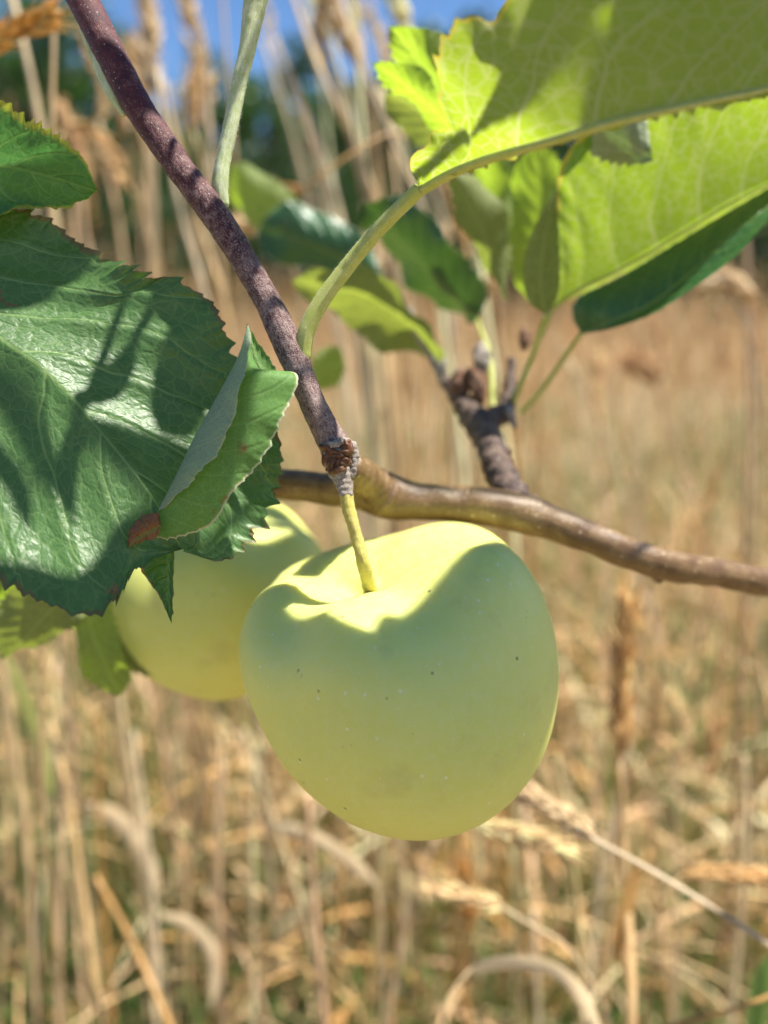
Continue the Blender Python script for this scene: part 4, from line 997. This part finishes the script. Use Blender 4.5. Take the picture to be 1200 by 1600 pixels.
# ---- unseen leaves added above the frame, each traced from the shade it must cast
def surf_depth(x, y, c, R):
    rr = math.hypot((x - c[0]) / FPX * c[2], (y - c[1]) / FPX * c[2])
    return c[2] - (math.sqrt(R * R - rr * rr) if rr < R else 0)
def over(px_mid, px_l, px_r, depth, dist, seed, label='unseen leaf above the view, added and shaped to cast shade'):
    dp = depth if callable(depth) else (lambda x, y: depth)
    f = lambda L: [P(q[0], q[1], q[2] if len(q) > 2 else dp(q[0], q[1])) + SUN * dist for q in L]
    m = f(px_mid); l = [m[0]] + f(px_l) + [m[-1]]; r = [m[0]] + f(px_r) + [m[-1]]
    pet = [m[0], m[0] + (m[0] - m[1]) / np.linalg.norm(m[0] - m[1]) * .02 + SUN * .004, m[0] + (m[0] - m[1]) / np.linalg.norm(m[0] - m[1]) * .035 + SUN * .015]
    return leaf('leaf', BR, M_DARK, mid=m, left=l, right=r, side=SUN, nt=140, nw=14, seed=seed, world=True, teeth=.0006, label=label, bulge=(.04, .04), petiole=pet, pet_mat=M_PET)
ap1 = lambda x, y: surf_depth(x, y, (620, 1065, .1875), .0405)
over([(900, 960), (760, 1010), (620, 1090), (480, 1200)],
     [(850, 868), (790, 848), (735, 862), (660, 905), (590, 955), (520, 1015), (480, 1090)], [(930, 1060, .155), (860, 1180, .140), (740, 1270, .134), (600, 1300, .134), (500, 1270, .140)], ap1, .215, 41)
over([(400, 1050), (450, 1050), (510, 1048), (590, 1050)], [(420, 1000), (470, 995), (540, 990)], [(410, 1110, .150), (470, 1130, .145), (550, 1120, .142)], ap1, .19, 42)
# shade on the rear apple
ap2 = lambda x, y: surf_depth(x, y, (348, 938, .262), .039)
over([(520, 900), (430, 920), (300, 980), (170, 1040)], [(500, 845), (455, 824), (420, 822), (380, 815), (280, 830), (200, 900)], [(560, 990, .222), (460, 1080, .218), (360, 1110, .216), (220, 1100, .218)], ap2, .232, 47)
# shade on the large leaf on the left
L1D = lambda x, y: .1555 + (700 - y) * 4.4e-5 + (x - 60) * 3e-5
over([(210, 950), (140, 930), (60, 915), (-60, 900)], [(190, 880), (120, 872), (40, 860), (-20, 850)], [(200, 990), (100, 990), (0, 960)], L1D, .17, 50)
over([(-80, 400), (20, 395), (110, 385), (200, 380)], [(-60, 480), (0, 478), (60, 458), (130, 425), (170, 402)], [(-60, 320), (60, 310), (150, 330)], L1D, .15, 43)
over([(375, 470), (320, 520), (290, 570), (262, 640)], [(340, 475), (275, 500), (252, 545), (246, 600)], [(372, 540), (345, 590), (310, 630)], L1D, .135, 44)
over([(330, 640), (270, 668), (200, 690), (110, 668)], [(310, 640), (250, 645), (190, 650)], [(325, 690), (270, 735), (190, 720)], L1D, .13, 56)
over([(215, 520), (190, 560), (160, 600), (110, 655)], [(200, 530), (172, 560), (140, 600), (110, 630)], [(218, 550), (200, 590), (168, 620)], L1D, .12, 48)
over([(-60, 550), (10, 585), (55, 650), (100, 760)], [(0, 565), (45, 605), (80, 665), (100, 715)], [(-20, 592), (28, 650), (66, 720)], L1D, .14, 45)
over([(-50, 650), (0, 670), (40, 720), (60, 800)], [(-10, 650), (30, 680), (56, 730)], [(-20, 690), (14, 730), (44, 780)], L1D, .13, 54)
over([(130, 640), (115, 680), (110, 730), (130, 790)], [(132, 670), (130, 710), (128, 750)], [(110, 660), (94, 700), (100, 750)], L1D, .12, 55)
over([(330, 770), (290, 800), (230, 850), (150, 900), (20, 900)], [(300, 722), (270, 730), (235, 748), (200, 775), (165, 830), (130, 872), (60, 852)], [(330, 850), (290, 900), (220, 950), (120, 990)], L1D, .16, 46)
# shade on the thick end of the long branch
over([(715, 800), (640, 775), (560, 755), (440, 745)], [(690, 760), (640, 738), (560, 722), (470, 718)], [(680, 822), (640, 815), (560, 800), (460, 785)], .204, .25, 53)
# shade on the big backlit leaf
L4D = lambda x, y: .135 - (200 - y) * .7e-4 + (950 - x) * 6e-5
over([(1050, -12), (1035, 40), (1020, 110), (990, 180)], [(1015, 0), (990, 45), (968, 100), (955, 150)], [(1075, 10), (1070, 60), (1070, 110), (1030, 175)], L4D, .075, 49)
over([(1260, 105), (1150, 130), (1060, 150), (985, 170)], [(1190, 80), (1120, 100), (1040, 130)], [(1240, 135), (1140, 158), (1060, 170)], L4D, .07, 51)
over([(1150, -20), (1115, 15), (1090, 50), (1060, 110)], [(1115, -10), (1080, 30), (1058, 70)], [(1145, 20), (1120, 50), (1085, 90)], L4D, .08, 52)

# ================================================================= apples
SIL = [(700, 812), (735, 818), (765, 830), (800, 858), (838, 905), (862, 965), (873, 1040), (869, 1110), (851, 1178), (822, 1228), (780, 1270), (722, 1303), (660, 1315), (600, 1308),
       (540, 1284), (490, 1248), (450, 1206), (415, 1150), (386, 1093), (371, 1040), (374, 990), (390, 948), (428, 904), (470, 876), (520, 856), (562, 846), (600, 838), (645, 822), (672, 815)]
def apple_mesh(c, R, axis, spin=0.0, fit=None, nu=170, nv=240, cav=.33, cavw=.45, flat=.93):
    u = np.linspace(0, np.pi, nu); v = np.linspace(0, 2 * np.pi, nv + 1)[:-1]
    U, W = np.meshgrid(u, v, indexing='ij')
    rad = 1 - cav * np.exp(-(U / cavw) ** 2) * (1 + .10 * np.cos(2 * W + 1)) - .16 * np.exp(-((np.pi - U) / .30) ** 2)
    rad = rad + .05 * np.exp(-((U - .85) / .35) ** 2)
    rad = rad + .040 * np.cos(5 * W + 1.9) * np.exp(-((U - .62) / .36) ** 2)
    rad = rad * (1 + .018 * np.cos(5 * W + .5) * np.sin(U) * (1 + .6 * np.cos(U)) + .015 * np.cos(3 * W) * np.sin(U) + .02 * np.cos(W + 2) * np.sin(U))
    X = rad * np.sin(U) * (1 + .055 * np.cos(U)); Z = rad * np.cos(U) * flat
    L = np.stack([X * np.cos(W + spin), X * np.sin(W + spin), Z], -1).reshape(-1, 3) * R
    z = ROT @ np.asarray(axis, float); z /= np.linalg.norm(z)
    x = np.cross(BCK, z); x /= np.linalg.norm(x); y = np.cross(z, x)
    V = c + L @ np.stack([x, y, z], 0)
    cavpt = c + z * rad[0, 0] * flat * R
    if fit is not None:
        cen = np.array([622.0, 1065.0])
        tgt = np.array(fit, float); tp = tgt - cen; ta = np.arctan2(tp[:, 1], tp[:, 0]); tr = np.linalg.norm(tp, axis=1)
        o = np.argsort(ta); ta, tr = ta[o], tr[o]
        f_t = lambda a: np.interp(a, np.r_[ta - 2 * np.pi, ta, ta + 2 * np.pi], np.r_[tr, tr, tr])
        for it in range(4):
            p = to_px(V); q = p[:, :2] - cen; a = np.arctan2(q[:, 1], q[:, 0]); r = np.linalg.norm(q, axis=1)
            nb = 72; bins = ((a + np.pi) / (2 * np.pi) * nb).astype(int) % nb
            mx = np.zeros(nb); np.maximum.at(mx, bins, r)
            ba = (np.arange(nb) + .5) / nb * 2 * np.pi - np.pi
            ratio = f_t(ba) / mx
            k = np.array([1, 2, 3, 2, 1]) / 9; ratio = np.convolve(np.r_[ratio[-2:], ratio, ratio[:2]], k, 'valid')
            g = np.interp(a, np.r_[ba - 2 * np.pi, ba, ba + 2 * np.pi], np.r_[ratio, ratio, ratio])
            wgt = np.clip(r / (f_t(a)) * 1.25, 0, 1) ** 1.5
            s = 1 + (g - 1) * wgt
            q2 = q * s[:, None]; d = p[:, 2]
            cc = np.stack([(cen[0] + q2[:, 0] - 600) / FPX * d, -(cen[1] + q2[:, 1] - 800) / FPX * d, -d], 1)
            V = CAM + cc @ ROT.T
        cavpt = V[:nv].mean(0)
    idx = np.arange(nu * nv).reshape(nu, nv); j = np.roll(idx, -1, 1)
    F = np.stack([idx[:-1], idx[1:], j[1:], j[:-1]], -1).reshape(-1, 4)
    return V, F, cavpt

c1 = P(620, 1068, .1875)
V, F, cav = apple_mesh(c1, .0388, (-.24, .92, .24), .4, SIL)
A1 = empty('apple', cav, 'pale green apple in sharp focus, hanging in front on its yellow stem', 'apple', 'apples on the branch')
make_obj('fruit', V, F, M_APPLE, A1)
print('CAVITY px', to_px(cav))
cpx = to_px(cav)
tube('stem', np.vstack([PS([(538, 762, .1665), (541, 775, .1665), (545, 795, .1665), (556, 835, .1665), (568, 880, .1670)]), [cav + (P(575, 900, cpx[2]) - P(574, 880, cpx[2])) * .5]]),
     np.array([9, 10.6, 10.4, 9.5, 10.5, 13]) * .166 / FPX, M_STEM, A1, n=90, seg=20, lump=.00012, lumpf=220, fuzz=1500, fuzz_len=.0003, fuzz_mat=M_HAIR, label='yellow green fruit stalk')

c2 = P(346, 930, .262)
V, F, cav2 = apple_mesh(c2, .0385, (.12, .93, .28), 2.0, None, nu=110, nv=150)
A2 = empty('apple', cav2, 'paler blurred apple behind, half hidden by the large dark leaf', 'apple', 'apples on the branch')
make_obj('fruit', V, F, M_APPLE, A2)
tube('stem', [cav2 - UPV * .001, cav2 + UPV * .012 + RGT * .001, P(390, 745, .225)], np.array([.0013, .0011, .0015]), M_STEM, A2, n=40, seg=12)
